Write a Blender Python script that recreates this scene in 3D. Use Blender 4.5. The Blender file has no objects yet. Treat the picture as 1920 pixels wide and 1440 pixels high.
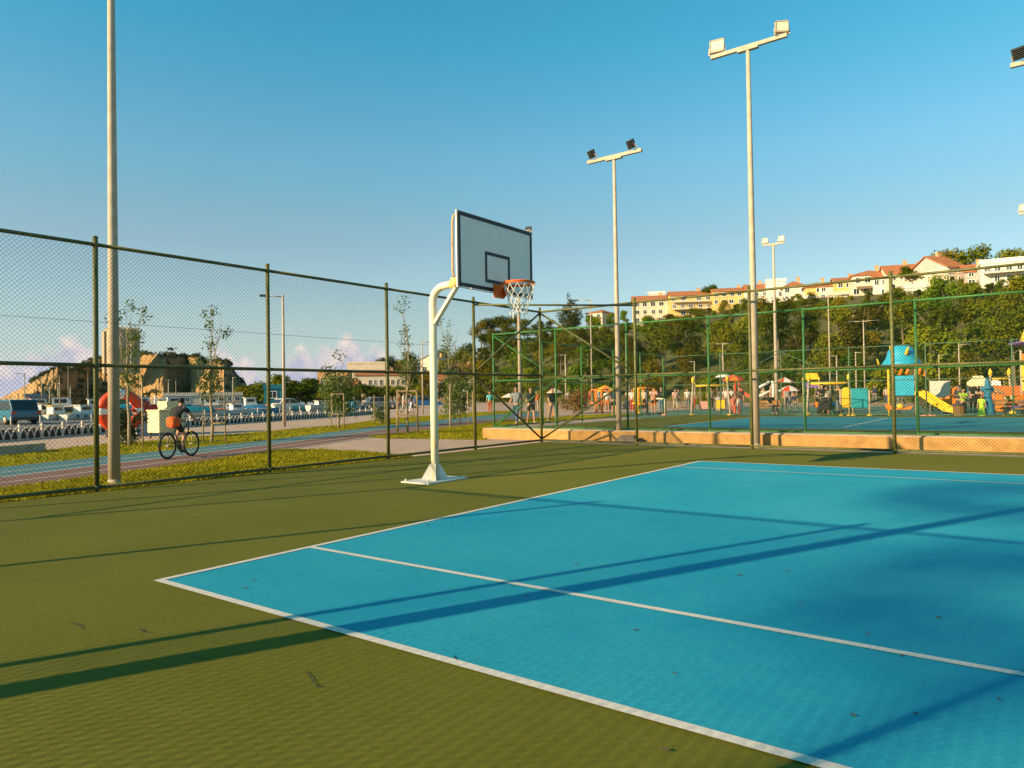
import bpy, bmesh, math, random
from mathutils import Vector, Matrix, Quaternion, noise
PI = math.pi
rad = math.radians
C = bpy.context.scene.collection
S = bpy.context.scene
random.seed(7)

# ------------------------------------------------------------------ camera
FPX = 1330.05                       # focal length in pixels of a 1920 wide picture
CAM = Vector((5.291, -2.705, 1.341))
YAW, PITCH, ROLL = 2.20574, 0.016386, -0.015916
CF = Vector((math.cos(YAW) * math.cos(PITCH), math.sin(YAW) * math.cos(PITCH), math.sin(PITCH)))
CR0 = Vector((math.sin(YAW), -math.cos(YAW), 0))
CU0 = CR0.cross(CF)
CR = CR0 * math.cos(ROLL) + CU0 * math.sin(ROLL)
CU = -CR0 * math.sin(ROLL) + CU0 * math.cos(ROLL)
cam = bpy.data.cameras.new("camera")
cam.sensor_width = 36
cam.lens = 36 * FPX / 1920
cam.clip_start = 0.05
cam.clip_end = 12000
co = bpy.data.objects.new("camera", cam)
C.objects.link(co)
m = Matrix((CR, CU, -CF)).transposed().to_4x4()
m.translation = CAM
co.matrix_world = m
S.camera = co

# ------------------------------------------------------------------ light
SUN_AZ, SUN_EL = rad(245.7), rad(21.5)
to_sun = Vector((math.cos(SUN_AZ) * math.cos(SUN_EL), math.sin(SUN_AZ) * math.cos(SUN_EL), math.sin(SUN_EL)))
sl = bpy.data.lights.new("sun", 'SUN')
sl.energy = 5.0
sl.angle = rad(0.5)
sl.color = (1.0, 0.74, 0.42)
so = bpy.data.objects.new("sun", sl)
so.rotation_euler = to_sun.to_track_quat('Z', 'Y').to_euler()
C.objects.link(so)

S.view_settings.view_transform = 'Standard'
S.view_settings.look = 'None'
S.view_settings.exposure = 1.0
S.view_settings.gamma = 1.0

W = bpy.data.worlds.new("World")
S.world = W
W.use_nodes = True
wn, wl = W.node_tree.nodes, W.node_tree.links
wn.clear()


def wmath(op, a, b=None, c=None, clamp=False):
    n = wn.new('ShaderNodeMath')
    n.operation = op
    n.use_clamp = clamp
    for i, v in enumerate((a, b, c)):
        if v is None:
            continue
        if isinstance(v, (int, float)):
            n.inputs[i].default_value = v
        else:
            wl.new(v, n.inputs[i])
    return n.outputs[0]


def wmix(f, a, b, kind='MIX'):
    n = wn.new('ShaderNodeMix')
    n.data_type = 'RGBA'
    n.blend_type = kind
    for s_, v in ((n.inputs[0], f), (n.inputs[6], a), (n.inputs[7], b)):
        if isinstance(v, (int, float)):
            s_.default_value = v
        elif isinstance(v, tuple):
            s_.default_value = (*v, 1)
        else:
            wl.new(v, s_)
    return n.outputs[2]


sky = wn.new('ShaderNodeTexSky')
sky.sky_type = 'NISHITA'
sky.sun_disc = False
sky.sun_elevation = SUN_EL
sky.sun_rotation = rad(90) - SUN_AZ
sky.air_density = 1.0
sky.dust_density = 0.6
sky.ozone_density = 1.5
geo = wn.new('ShaderNodeTexCoord')
sep = wn.new('ShaderNodeSeparateXYZ')
wl.new(geo.outputs['Generated'], sep.inputs[0])
dx, dy, dz = sep.outputs
elev = wmath('ARCSINE', dz)
azim = wmath('ARCTAN2', dy, dx)
sn = wn.new('ShaderNodeTexNoise')
sn.inputs['Scale'].default_value = 38
sn.inputs['Detail'].default_value = 5
sn.inputs['Roughness'].default_value = 0.6
wl.new(geo.outputs['Generated'], sn.inputs['Vector'])
nz = sn.outputs['Fac']


def az_of(px):
    d = CF + CR * ((px - 960) / FPX)
    return math.atan2(d.y, d.x)


def el_of(px, py):
    d = CF + CR * ((px - 960) / FPX) - CU * ((py - 720) / FPX)
    return math.asin(d.normalized().z)


hsum = None
for cx, ty, wpx in ((138, 624, 48), (85, 652, 60), (180, 655, 50), (418, 645, 40), (460, 664, 34), (565, 648, 44), (610, 640, 40), (655, 620, 52), (705, 646, 46),
                    (750, 668, 50), (0, 676, 80), (810, 674, 60), (300, 672, 80)):
    g = wmath('DIVIDE', wmath('SUBTRACT', azim, az_of(cx)), wpx / FPX)
    g = wmath('POWER', 2.718, wmath('MULTIPLY', wmath('MULTIPLY', g, g), -1.0))
    g = wmath('MULTIPLY', g, el_of(cx, ty))
    hsum = g if hsum is None else wmath('SMOOTH_MAX', hsum, g, 0.008)
hh = wmath('ADD', hsum, wmath('MULTIPLY', wmath('SUBTRACT', nz, 0.5), 0.05))
cm = wmath('MULTIPLY', wmath('SUBTRACT', hh, elev), 70.0, clamp=True)
cm = wmath('MULTIPLY', cm, wmath('MULTIPLY', wmath('ADD', elev, 0.002), 40.0, clamp=True))
cm = wmath('MULTIPLY', cm, 0.82)
lit = wmath('MULTIPLY', wmath('SUBTRACT', wmath('ADD', nz, wmath('MULTIPLY', elev, 4.0)), 0.60), 3.0, clamp=True)
ccol = wmix(lit, (3.3, 3.35, 4.4), (7.0, 5.6, 4.7))
ramp = wn.new('ShaderNodeValToRGB')
cr_ = ramp.color_ramp
cr_.elements[0].position, cr_.elements[0].color = 0.10, (0.34, 0.43, 0.385, 1)
cr_.elements[1].position, cr_.elements[1].color = 1.0, (0.10, 0.60, 0.58, 1)
for p_, c_ in ((0.21, (0.33, 0.43, 0.385, 1)), (0.32, (0.285, 0.545, 0.505, 1)), (0.46, (0.155, 0.605, 0.58, 1))):
    e_ = cr_.elements.new(p_)
    e_.color = c_
wl.new(elev, ramp.inputs[0])
tint = wmix(1.0, wmix(1.0, sky.outputs[0], ramp.outputs[0], 'MULTIPLY'), (2.0, 2.0, 2.0), 'MULTIPLY')
# pale lilac air near the sea
hz = wmath('POWER', 2.718, wmath('MULTIPLY', wmath('ABSOLUTE', elev), -9.0))
tint = wmix(wmath('MULTIPLY', hz, 0.85), tint, (4.3, 4.35, 4.9))
skyc = wmix(cm, tint, ccol)
bg = wn.new('ShaderNodeBackground')
bg.inputs['Strength'].default_value = 0.085
wl.new(skyc, bg.inputs['Color'])
wo = wn.new('ShaderNodeOutputWorld')
wl.new(bg.outputs[0], wo.inputs[0])


# ------------------------------------------------------------------ placing helpers
def ray(px, py):
    return CF + CR * ((px - 960) / FPX) - CU * ((py - 720) / FPX)


def G(px, py, z=0.0):
    """point of the ground plane that the photograph shows there"""
    d = ray(px, py)
    return CAM + d * ((z - CAM.z) / d.z)


def at(px, py, D):
    """point seen at a horizontal distance of D metres"""
    d = ray(px, py)
    return CAM + d * (D / math.hypot(d.x, d.y))


def face(p):
    """rotation that turns a thing's local -Y towards the camera"""
    return math.atan2(CAM.y - p.y, CAM.x - p.x) + PI / 2


def dist(p):
    return math.hypot(p.x - CAM.x, p.y - CAM.y)


# ------------------------------------------------------------------ materials
MATS = {}


def mat(name, col, rough=0.7, var=0.14, scale=6.0, bump=0.0, metal=0.0, detail=4, spec=0.35, trans=0.0, rnd=0.0, col2=None, coord='Object', bscale=None):
    if name in MATS:
        return MATS[name]
    M = bpy.data.materials.new(name)
    M.use_nodes = True
    n, l = M.node_tree.nodes, M.node_tree.links
    b = n['Principled BSDF']
    b.inputs['Roughness'].default_value = rough
    b.inputs['Metallic'].default_value = metal
    b.inputs['Specular IOR Level'].default_value = spec
    tc = n.new('ShaderNodeTexCoord')
    nt = n.new('ShaderNodeTexNoise')
    nt.inputs['Scale'].default_value = scale
    nt.inputs['Detail'].default_value = detail
    nt.inputs['Roughness'].default_value = 0.6
    if coord == 'World':
        gp = n.new('ShaderNodeNewGeometry')
        src = gp.outputs['Position']
    else:
        src = tc.outputs[coord]
    l.new(src, nt.inputs['Vector'])
    mr = n.new('ShaderNodeMapRange')
    mr.inputs[1].default_value = 0.3
    mr.inputs[2].default_value = 0.7
    l.new(nt.outputs['Fac'], mr.inputs[0])
    mx = n.new('ShaderNodeMix')
    mx.data_type = 'RGBA'
    l.new(mr.outputs[0], mx.inputs[0])
    c2 = col2 or tuple(min(1, c * (1 + var)) for c in col)
    c1 = tuple(c * (1 - var) for c in col) if not col2 else col
    mx.inputs[6].default_value = (*c1, 1)
    mx.inputs[7].default_value = (*c2, 1)
    out = mx.outputs[2]
    if rnd:
        oi = n.new('ShaderNodeObjectInfo')
        hs = n.new('ShaderNodeHueSaturation')
        m1 = n.new('ShaderNodeMapRange')
        m1.inputs[3].default_value = 0.5 - 0.045 * rnd
        m1.inputs[4].default_value = 0.5 + 0.035 * rnd
        l.new(oi.outputs['Random'], m1.inputs[0])
        l.new(m1.outputs[0], hs.inputs['Hue'])
        m2 = n.new('ShaderNodeMapRange')
        m2.inputs[3].default_value = 1 - 0.4 * rnd
        m2.inputs[4].default_value = 1 + 0.45 * rnd
        mm = n.new('ShaderNodeMath')
        mm.operation = 'MULTIPLY'
        mm.inputs[1].default_value = 7.31
        fr = n.new('ShaderNodeMath')
        fr.operation = 'FRACT'
        l.new(oi.outputs['Random'], mm.inputs[0])
        l.new(mm.outputs[0], fr.inputs[0])
        l.new(fr.outputs[0], m2.inputs[0])
        l.new(m2.outputs[0], hs.inputs['Value'])
        l.new(out, hs.inputs['Color'])
        out = hs.outputs[0]
    l.new(out, b.inputs['Base Color'])
    if bump:
        bn = n.new('ShaderNodeBump')
        bn.inputs['Strength'].default_value = bump
        bn.inputs['Distance'].default_value = 0.02
        nb = nt
        if bscale:
            nb = n.new('ShaderNodeTexNoise')
            nb.inputs['Scale'].default_value = bscale
            nb.inputs['Detail'].default_value = 5
            l.new(src, nb.inputs['Vector'])
        l.new(nb.outputs['Fac'], bn.inputs['Height'])
        l.new(bn.outputs[0], b.inputs['Normal'])
    if trans:
        tr = n.new('ShaderNodeBsdfTranslucent')
        l.new(out, tr.inputs['Color'])
        ms = n.new('ShaderNodeMixShader')
        ms.inputs[0].default_value = trans
        l.new(b.outputs[0], ms.inputs[1])
        l.new(tr.outputs[0], ms.inputs[2])
        l.new(ms.outputs[0], n['Material Output'].inputs[0])
    MATS[name] = M
    return M


def court_mat(name, col, worn, seed):
    """acrylic sports coating: broad wear, fine grain, faint squeegee ripples"""
    M = bpy.data.materials.new(name)
    M.use_nodes = True
    n, l = M.node_tree.nodes, M.node_tree.links
    b = n['Principled BSDF']
    b.inputs['Roughness'].default_value = 0.9
    b.inputs['Specular IOR Level'].default_value = 0.12
    gp = n.new('ShaderNodeNewGeometry')
    ad = n.new('ShaderNodeVectorMath')
    ad.operation = 'ADD'
    ad.inputs[1].default_value = (seed, seed * 2, 0)
    l.new(gp.outputs['Position'], ad.inputs[0])

    def nz(scale, det, r=0.6):
        t = n.new('ShaderNodeTexNoise')
        t.inputs['Scale'].default_value = scale
        t.inputs['Detail'].default_value = det
        t.inputs['Roughness'].default_value = r
        l.new(ad.outputs[0], t.inputs['Vector'])
        return t.outputs['Fac']

    def mr(v, a, b_, c, d):
        t = n.new('ShaderNodeMapRange')
        for i, q in enumerate((a, b_, c, d)):
            t.inputs[i + 1].default_value = q
        l.new(v, t.inputs[0])
        return t.outputs[0]

    def mix(f, a, b_, kind='MIX'):
        t = n.new('ShaderNodeMix')
        t.data_type = 'RGBA'
        t.blend_type = kind
        for s_, v in ((t.inputs[0], f), (t.inputs[6], a), (t.inputs[7], b_)):
            if isinstance(v, (int, float)):
                s_.default_value = v
            elif isinstance(v, tuple):
                s_.default_value = (*v, 1)
            else:
                l.new(v, s_)
        return t.outputs[2]
    c = mix(mr(nz(0.45, 5), 0.35, 0.68, 0, 1), col, worn)
    c = mix(mr(nz(3.5, 6, 0.7), 0.40, 0.75, 0, 0.5), c, worn)
    c = mix(mr(nz(38, 4, 0.7), 0.35, 0.7, 0.0, 0.28), c, tuple(v * 0.6 for v in col))
    c = mix(mr(nz(1.1, 6, 0.75), 0.52, 0.72, 0.0, 0.30), c, tuple(v * 0.72 for v in col))
    g = mr(nz(220, 2), 0.3, 0.7, 0.78, 1.22)
    gc = n.new('ShaderNodeCombineColor')
    for i in range(3):
        l.new(g, gc.inputs[i])
    c = mix(1.0, c, gc.outputs[0], 'MULTIPLY')
    # dark scuffs
    c = mix(mr(nz(14, 8, 0.75), 0.66, 0.72, 0, 0.55), c, tuple(v * 0.3 for v in col))
    l.new(c, b.inputs['Base Color'])
    bn = n.new('ShaderNodeBump')
    bn.inputs['Strength'].default_value = 0.35
    bn.inputs['Distance'].default_value = 0.004
    h = n.new('ShaderNodeMath')
    h.operation = 'ADD'
    l.new(nz(160, 3), h.inputs[0])
    l.new(mr(nz(9, 4), 0, 1, 0, 3), h.inputs[1])
    l.new(h.outputs[0], bn.inputs['Height'])
    l.new(bn.outputs[0], b.inputs['Normal'])
    MATS[name] = M
    return M


def glass(name, col=(0.02, 0.03, 0.035)):
    M = mat(name, col, 0.12, 0.2, 3, spec=0.6)
    return M


# ------------------------------------------------------------------ mesh helpers
class MB:
    def __init__(s):
        s.v, s.f, s.sm, s.mi = [], [], [], []

    def add(s, vs, fs, smooth=False, mi=0):
        o = len(s.v)
        s.v += [tuple(p) for p in vs]
        for f in fs:
            s.f.append([i + o for i in f])
            s.sm.append(smooth)
            s.mi.append(mi)

    def box(s, c, d, rz=0.0, mi=0, M=None):
        x, y, z = d[0] / 2, d[1] / 2, d[2] / 2
        R = M or Matrix.Rotation(rz, 3, 'Z')
        vs = [Vector(c) + R @ Vector((sx * x, sy * y, sz * z)) for sx in (-1, 1) for sy in (-1, 1) for sz in (-1, 1)]
        s.add(vs, [(0, 1, 3, 2), (4, 6, 7, 5), (0, 4, 5, 1), (2, 3, 7, 6), (0, 2, 6, 4), (1, 5, 7, 3)], False, mi)

    def bar(s, p, q, w, h, mi=0, up=(0, 0, 1)):
        p, q = Vector(p), Vector(q)
        d = (q - p)
        L = d.length
        d.normalize()
        u = Vector(up)
        if abs(d.dot(u)) > 0.98:
            u = Vector((1, 0, 0))
        r = d.cross(u).normalized()
        u = r.cross(d)
        s.box((p + q) / 2, (w, L, h), M=Matrix((r, d, u)).transposed(), mi=mi)

    def tube(s, pts, r, n=8, caps=True, mi=0, smooth=True):
        pts = [Vector(p) for p in pts]
        k = len(pts)
        rs = r if isinstance(r, (list, tuple)) else [r] * k
        vs, fs = [], []
        prev = None
        for i in range(k):
            d = (pts[min(i + 1, k - 1)] - pts[max(i - 1, 0)])
            if d.length < 1e-9:
                d = Vector((0, 0, 1))
            d.normalize()
            if prev is None:
                u = Vector((1, 0, 0)) if abs(d.z) > 0.9 else Vector((0, 0, 1))
            else:
                u = prev
            a = d.cross(u)
            if a.length < 1e-6:
                a = d.cross(Vector((0, 1, 0)))
            a.normalize()
            b = a.cross(d).normalized()
            prev = b
            for j in range(n):
                t = 2 * PI * j / n
                vs.append(pts[i] + (a * math.cos(t) + b * math.sin(t)) * rs[i])
        for i in range(k - 1):
            for j in range(n):
                j2 = (j + 1) % n
                fs.append((i * n + j, i * n + j2, (i + 1) * n + j2, (i + 1) * n + j))
        s.add(vs, fs, smooth, mi)
        if caps:
            o = len(s.v) - k * n
            s.f.append([o + j for j in range(n)][::-1])
            s.f.append([o + (k - 1) * n + j for j in range(n)])
            s.sm += [False, False]
            s.mi += [mi, mi]

    def lathe(s, prof, c=(0, 0, 0), n=14, mi=0, smooth=True, M=None):
        c = Vector(c)
        vs, fs = [], []
        for (r, z) in prof:
            for j in range(n):
                t = 2 * PI * j / n
                p = Vector((r * math.cos(t), r * math.sin(t), z))
                vs.append(c + (M @ p if M else p))
        for i in range(len(prof) - 1):
            for j in range(n):
                j2 = (j + 1) % n
                fs.append((i * n + j, i * n + j2, (i + 1) * n + j2, (i + 1) * n + j))
        fs.append(tuple(range(n))[::-1])
        fs.append(tuple((len(prof) - 1) * n + j for j in range(n)))
        s.add(vs, fs, smooth, mi)

    def ball(s, c, r, n=10, k=6, mi=0, M=None):
        if isinstance(r, (int, float)):
            r = (r, r, r)
        vs, fs = [], []
        c = Vector(c)
        for i in range(k + 1):
            ph = PI * i / k
            for j in range(n):
                t = 2 * PI * j / n
                p = Vector((r[0] * math.sin(ph) * math.cos(t), r[1] * math.sin(ph) * math.sin(t), r[2] * math.cos(ph)))
                vs.append(c + (M @ p if M else p))
        for i in range(k):
            for j in range(n):
                j2 = (j + 1) % n
                fs.append((i * n + j, (i + 1) * n + j, (i + 1) * n + j2, i * n + j2))
        s.add(vs, fs, True, mi)

    def prism(s, poly, z0, z1, M=None, mi=0):
        """polygon in local XY raised from z0 to z1, then transformed"""
        n = len(poly)
        vs = [Vector((p[0], p[1], z0)) for p in poly] + [Vector((p[0], p[1], z1)) for p in poly]
        if M:
            vs = [M @ v for v in vs]
        fs = [tuple(range(n))[::-1], tuple(range(n, 2 * n))] + [(i, (i + 1) % n, n + (i + 1) % n, n + i) for i in range(n)]
        s.add(vs, fs, False, mi)

    def build(s, name, mats, parent=None, loc=None, rz=0.0):
        me = bpy.data.meshes.new(name)
        me.from_pydata(s.v, [], s.f)
        me.polygons.foreach_set('use_smooth', s.sm)
        if not isinstance(mats, (list, tuple)):
            mats = [mats]
        for q in mats:
            me.materials.append(q)
        if len(mats) > 1:
            me.polygons.foreach_set('material_index', s.mi)
        me.update()
        o = bpy.data.objects.new(name, me)
        C.objects.link(o)
        if parent:
            o.parent = parent
        if loc is not None:
            o.location = loc
            o.rotation_euler = (0, 0, rz)
        return o


def tag(o, label, cat, group=None):
    o['label'] = label
    o['category'] = cat
    if group:
        o['group'] = group
    return o


def thing(name, label, cat, loc=(0, 0, 0), rz=0.0, group=None, scale=1.0):
    o = bpy.data.objects.new(name, None)
    C.objects.link(o)
    o.empty_display_size = 0.3
    o.location = loc
    o.rotation_euler = (0, 0, rz)
    o.scale = (scale, scale, scale)
    return tag(o, label, cat, group)


def struct(o, kind='structure'):
    o['kind'] = kind
    return o


KIDS = {}


def kids(o):
    return [c for c in bpy.data.objects if c.parent == o]


def dup(root, loc, rz=0.0, label=None, group=None, scale=1.0):
    r = root.copy()
    C.objects.link(r)
    r.location = loc
    r.rotation_euler = (0, 0, rz)
    r.scale = (scale, scale, scale) if isinstance(scale, (int, float)) else scale
    if label:
        r['label'] = label
    if group:
        r['group'] = group
    if root.name not in KIDS:
        KIDS[root.name] = [(c, kids(c)) for c in kids(root)]
    for ch, gs in KIDS[root.name]:
        c = ch.copy()
        C.objects.link(c)
        c.parent = r
        for g in gs:
            d = g.copy()
            C.objects.link(d)
            d.parent = c
    return r


def arc(c, r, a0, a1, n, axes):
    c = Vector(c)
    X, Y = Vector(axes[0]), Vector(axes[1])
    return [c + (X * math.cos(a0 + (a1 - a0) * i / n) + Y * math.sin(a0 + (a1 - a0) * i / n)) * r for i in range(n + 1)]


def sheet(name, pts, z, material, kind='structure', thick=0.0):
    mb = MB()
    P2 = [(p[0], p[1]) for p in pts]
    me = bpy.data.meshes.new(name)
    bm = bmesh.new()
    vs = [bm.verts.new((x, y, z)) for x, y in P2]
    f = bm.faces.new(vs)
    f.normal_update()
    if f.normal.z < 0:
        f.normal_flip()
    if thick:
        r = bmesh.ops.extrude_face_region(bm, geom=[f])
        for v in [g for g in r['geom'] if isinstance(g, bmesh.types.BMVert)]:
            v.co.z -= thick
    bmesh.ops.recalc_face_normals(bm, faces=bm.faces[:]) if thick else None
    bmesh.ops.triangulate(bm, faces=bm.faces[:])
    bm.to_mesh(me)
    bm.free()
    me.materials.append(material)
    o = bpy.data.objects.new(name, me)
    C.objects.link(o)
    return struct(o, kind)


def lerp(a, b, t):
    return a + (b - a) * t


def interp(x, tab):
    if x <= tab[0][0]:
        return tab[0][1]
    for (x0, y0), (x1, y1) in zip(tab, tab[1:]):
        if x <= x1:
            return lerp(y0, y1, (x - x0) / (x1 - x0))
    return tab[-1][1]


# ------------------------------------------------------------------ palette
M_green = court_mat('court_green', (0.112, 0.112, 0.0105), (0.145, 0.136, 0.018), 3.0)
M_blue = court_mat('court_blue', (0.009, 0.262, 0.375), (0.030, 0.312, 0.405), 11.0)
M_line = mat('line_paint', (0.50, 0.46, 0.40), 0.8, 0.2, 45, coord='World', col2=(0.66, 0.61, 0.53), detail=8, spec=0.15)
M_pave = mat('paving', (0.43, 0.295, 0.215), 0.85, 0.2, 2.2, 0.3, coord='World', bscale=30)
M_conc = mat('concrete', (0.42, 0.33, 0.24), 0.85, 0.2, 5, 0.3, coord='World', bscale=40)
M_wall = mat('sandy_render', (0.43, 0.235, 0.075), 0.9, 0.25, 4, 0.4, coord='World', bscale=50)
M_grass = mat('grass', (0.15, 0.155, 0.006), 0.95, 0.35, 1.6, 0.5, coord='World', bscale=60, col2=(0.33, 0.27, 0.010), spec=0.1)
M_blade = mat('grass_blade', (0.16, 0.175, 0.006), 0.8, 0.3, 1.0, coord='World', col2=(0.38, 0.31, 0.010), trans=0.3, spec=0.1)
M_tblue = mat('track_blue', (0.055, 0.145, 0.165), 0.85, 0.2, 6, coord='World')
M_tred = mat('track_red', (0.175, 0.085, 0.065), 0.85, 0.25, 4, coord='World')
M_asph = mat('asphalt', (0.13, 0.12, 0.115), 0.9, 0.2, 4, coord='World')
M_fence = mat('fence_green', (0.055, 0.075, 0.022), 0.55, 0.25, 12, col2=(0.15, 0.130, 0.034))
M_fence2 = mat('fence_bright_green', (0.050, 0.18, 0.045), 0.5, 0.2, 12)
M_fence3 = mat('fence_pale_green', (0.09, 0.17, 0.09), 0.6, 0.2, 12)
M_wire = mat('wire_green', (0.018, 0.034, 0.020), 0.8, 0.1, 30, spec=0.08)
M_wire2 = mat('wire_bright', (0.018, 0.045, 0.015), 0.8, 0.1, 30, spec=0.08)
M_galv = mat('galvanised', (0.42, 0.345, 0.255), 0.7, 0.15, 6, metal=0.0, spec=0.3)
M_cream = mat('cream_paint', (0.66, 0.60, 0.44), 0.45, 0.12, 5, col2=(0.72, 0.66, 0.50))
M_rust = mat('orange_rust', (0.62, 0.32, 0.10), 0.7, 0.3, 10)
M_board = mat('backboard_white', (0.80, 0.68, 0.62), 0.55, 0.06, 14)
M_black = mat('black_paint', (0.014, 0.017, 0.016), 0.5, 0.3, 10)
M_rim = mat('rim_orange', (0.66, 0.13, 0.02), 0.5, 0.2, 10)
M_cord = mat('net_cord', (0.72, 0.68, 0.60), 0.85, 0.1, 30)
M_white = mat('white_paint', (0.74, 0.71, 0.65), 0.5, 0.08, 4)
M_glass = glass('dark_glass')
M_lens = mat('lamp_glass', (0.78, 0.70, 0.42), 0.25, 0.12, 9, spec=0.5)
M_lensd = mat('lamp_glass_dark', (0.06, 0.065, 0.06), 0.2, 0.12, 9, spec=0.6)
M_dark = mat('dark_metal', (0.045, 0.05, 0.05), 0.5, 0.2, 8)
M_tyre = mat('rubber', (0.015, 0.015, 0.016), 0.8, 0.2, 20)
M_bark = mat('bark', (0.16, 0.125, 0.085), 0.9, 0.3, 6, 0.4)
M_barkp = mat('pale_bark', (0.30, 0.235, 0.15), 0.9, 0.25, 6)
M_stake = mat('raw_timber', (0.36, 0.25, 0.13), 0.85, 0.25, 9)
M_leafh = mat('leaf_hill', (0.045, 0.080, 0.005), 0.75, 0.4, 0.32, trans=0.10, spec=0.05, rnd=1.35, col2=(0.165, 0.155, 0.005), detail=6)
M_leafd = mat('leaf_dark', (0.022, 0.042, 0.006), 0.75, 0.4, 0.5, trans=0.10, spec=0.15, rnd=0.5, col2=(0.065, 0.075, 0.016))
M_leafs = mat('leaf_sapling', (0.075, 0.125, 0.018), 0.7, 0.4, 2.0, trans=0.3, col2=(0.14, 0.17, 0.03))
M_water = mat('sea_water', (0.045, 0.09, 0.12), 0.12, 0.2, 0.2, 0.5, coord='World', bscale=1.2)
M_hill = mat('hill_soil', (0.055, 0.060, 0.014), 0.95, 0.4, 0.25, 0.6, coord='World', col2=(0.12, 0.105, 0.030))
M_tile = mat('roof_tile', (0.36, 0.13, 0.045), 0.8, 0.22, 1.2)
M_teal = mat('teal_paint', (0.015, 0.17, 0.22), 0.4, 0.15, 5)
M_rubber = mat('play_floor', (0.09, 0.17, 0.12), 0.9, 0.2, 1.5, coord='World')
M_yel = mat('yellow_plastic', (0.80, 0.48, 0.03), 0.4, 0.1, 4)
M_ora = mat('orange_plastic', (0.80, 0.20, 0.02), 0.4, 0.12, 4)
M_red = mat('red_paint', (0.66, 0.06, 0.012), 0.4, 0.12, 4)
M_pink = mat('pink_plastic', (0.80, 0.30, 0.24), 0.45, 0.1, 4)
M_cyan = mat('cyan_plastic', (0.03, 0.36, 0.55), 0.4, 0.12, 3)
M_purp = mat('purple_plastic', (0.20, 0.12, 0.38), 0.5, 0.12, 4)
M_wood = mat('brown_timber', (0.28, 0.14, 0.05), 0.75, 0.3, 8)

# ================================================================== SETTING
YC, XF, YN = 14.18, -6.12, -3.80      # far side fence, left fence, near fence
WB = 10.63                            # width of the blue court
shore = [(1800, -500), (-40, -500), (-58, -120), (-63, 10), (-64, 26), (-74, 48), (-100, 82), (-150, 140), (-215, 215), (-300, 330), (-420, 800), (-300, 2600), (1800, 2600)]
sheet('ground', shore, -0.02, M_pave, thick=3.0)
sheet('sea', [(-9000, -9000), (9000, -9000), (9000, 9000), (-9000, 9000)], -1.3, M_water)

# courts: slab edges just outside the fences
sheet('court_surface', [(XF + 0.06, YN + 0.06), (26, YN + 0.06), (26, YC - 0.05), (XF + 0.06, YC - 0.05)], 0.0, M_green)
sheet('blue_court', [(0, 0), (23.77, 0), (23.77, WB), (0, WB)], 0.004, M_blue)
lw = 0.05
mb = MB()


def line(x0, y0, x1, y1, z):
    mb.add([(x0, y0, z), (x1, y0, z), (x1, y1, z), (x0, y1, z)], [(0, 1, 2, 3)])


line(-0.03, -0.03, 23.8, 0.03, 0.008)
line(-0.03, WB - 0.03, 23.8, WB + 0.03, 0.008)
line(-0.03, 0.03, 0.03, WB - 0.03, 0.008)
line(0.03, 1.37 - 0.028, 23.8, 1.37 + 0.028, 0.008)
line(0.03, WB - 1.208 - 0.018, 23.8, WB - 1.208 + 0.018, 0.008)
struct(mb.build('court_marking', M_line))

# concrete edge outside the court slab, below the fences
sheet('kerb_strip', [(XF - 0.16, YC - 0.05), (XF - 0.16, YC + 0.75), (12, YC + 0.75), (12, YC - 0.05)], -0.006, M_conc)
# second court on its low platform
Z2 = 0.20
sheet('second_court_surface', [(-9.35, 15.62), (22, 15.62), (22, 32.2), (-9.35, 32.2)], Z2, M_green, thick=0.3)
M_blue2 = court_mat('court_blue_far', (0.025, 0.20, 0.26), (0.045, 0.23, 0.28), 5.0)
sheet('second_blue_court', [(-4.9, 19.6), (20, 19.6), (20, 30.1), (-4.9, 30.1)], Z2 + 0.004, M_blue2)
mb = MB()
line(-4.95, 19.57, 20, 19.63, Z2 + 0.008)
line(-4.95, 30.07, 20, 30.13, Z2 + 0.008)
line(-4.95, 19.63, -4.89, 30.07, Z2 + 0.008)
line(0.5, 20.9, 0.56, 28.9, Z2 + 0.008)
struct(mb.build('second_court_marking', M_line))

# lawns, running track
near_edge = [G(-260, 958), G(0, 915), G(150, 896), G(300, 876), G(420, 859), G(500, 847), G(540, 842)]
blue_red = [G(-260, 938), G(0, 894), G(150, 876), G(300, 858), G(500, 834), G(720, 805), G(880, 789.5), G(935, 784.5), G(1010, 779)]
red_near = [G(-260, 958), G(0, 915), G(150, 896), G(300, 876), G(500, 847), G(600, 833), G(720, 815.5), G(880, 797), G(935, 790.5), G(1010, 784)]
blue_far = [G(-260, 910), G(0, 875), G(150, 860), G(300, 845), G(500, 825), G(720, 797.6), G(880, 781.5), G(935, 776.5), G(1010, 771.5)]
grass_far = [G(-260, 880), G(0, 854), G(140, 837), G(300, 824), G(505, 808), G(650, 795), G(720, 785), G(880, 774), G(940, 770.5)]
lawn_near = sheet('lawn', near_edge + [Vector((-8.2, 9.4, 0)), Vector((XF - 0.02, 9.0, 0)), Vector((XF - 0.02, -9, 0))], -0.014, M_grass)
sheet('running_track_red', red_near + blue_red[::-1], -0.010, M_tred)
sheet('running_track_blue', blue_red + blue_far[::-1], -0.010, M_tblue)
lawn_far = sheet('lawn', blue_far + grass_far[::-1], -0.014, M_grass)
island = [G(690, 819.5), G(720, 815.5), G(880, 797), G(935, 790.5), G(1010, 784), G(1150, 776), G(1185, 777), G(1185, 780), G(960, 795), G(925, 799.5), G(915, 801), G(912, 824), G(800, 822), G(730, 821.5)]
lawn_mid = sheet('lawn', island, -0.014, M_grass)
mb = MB()


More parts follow.
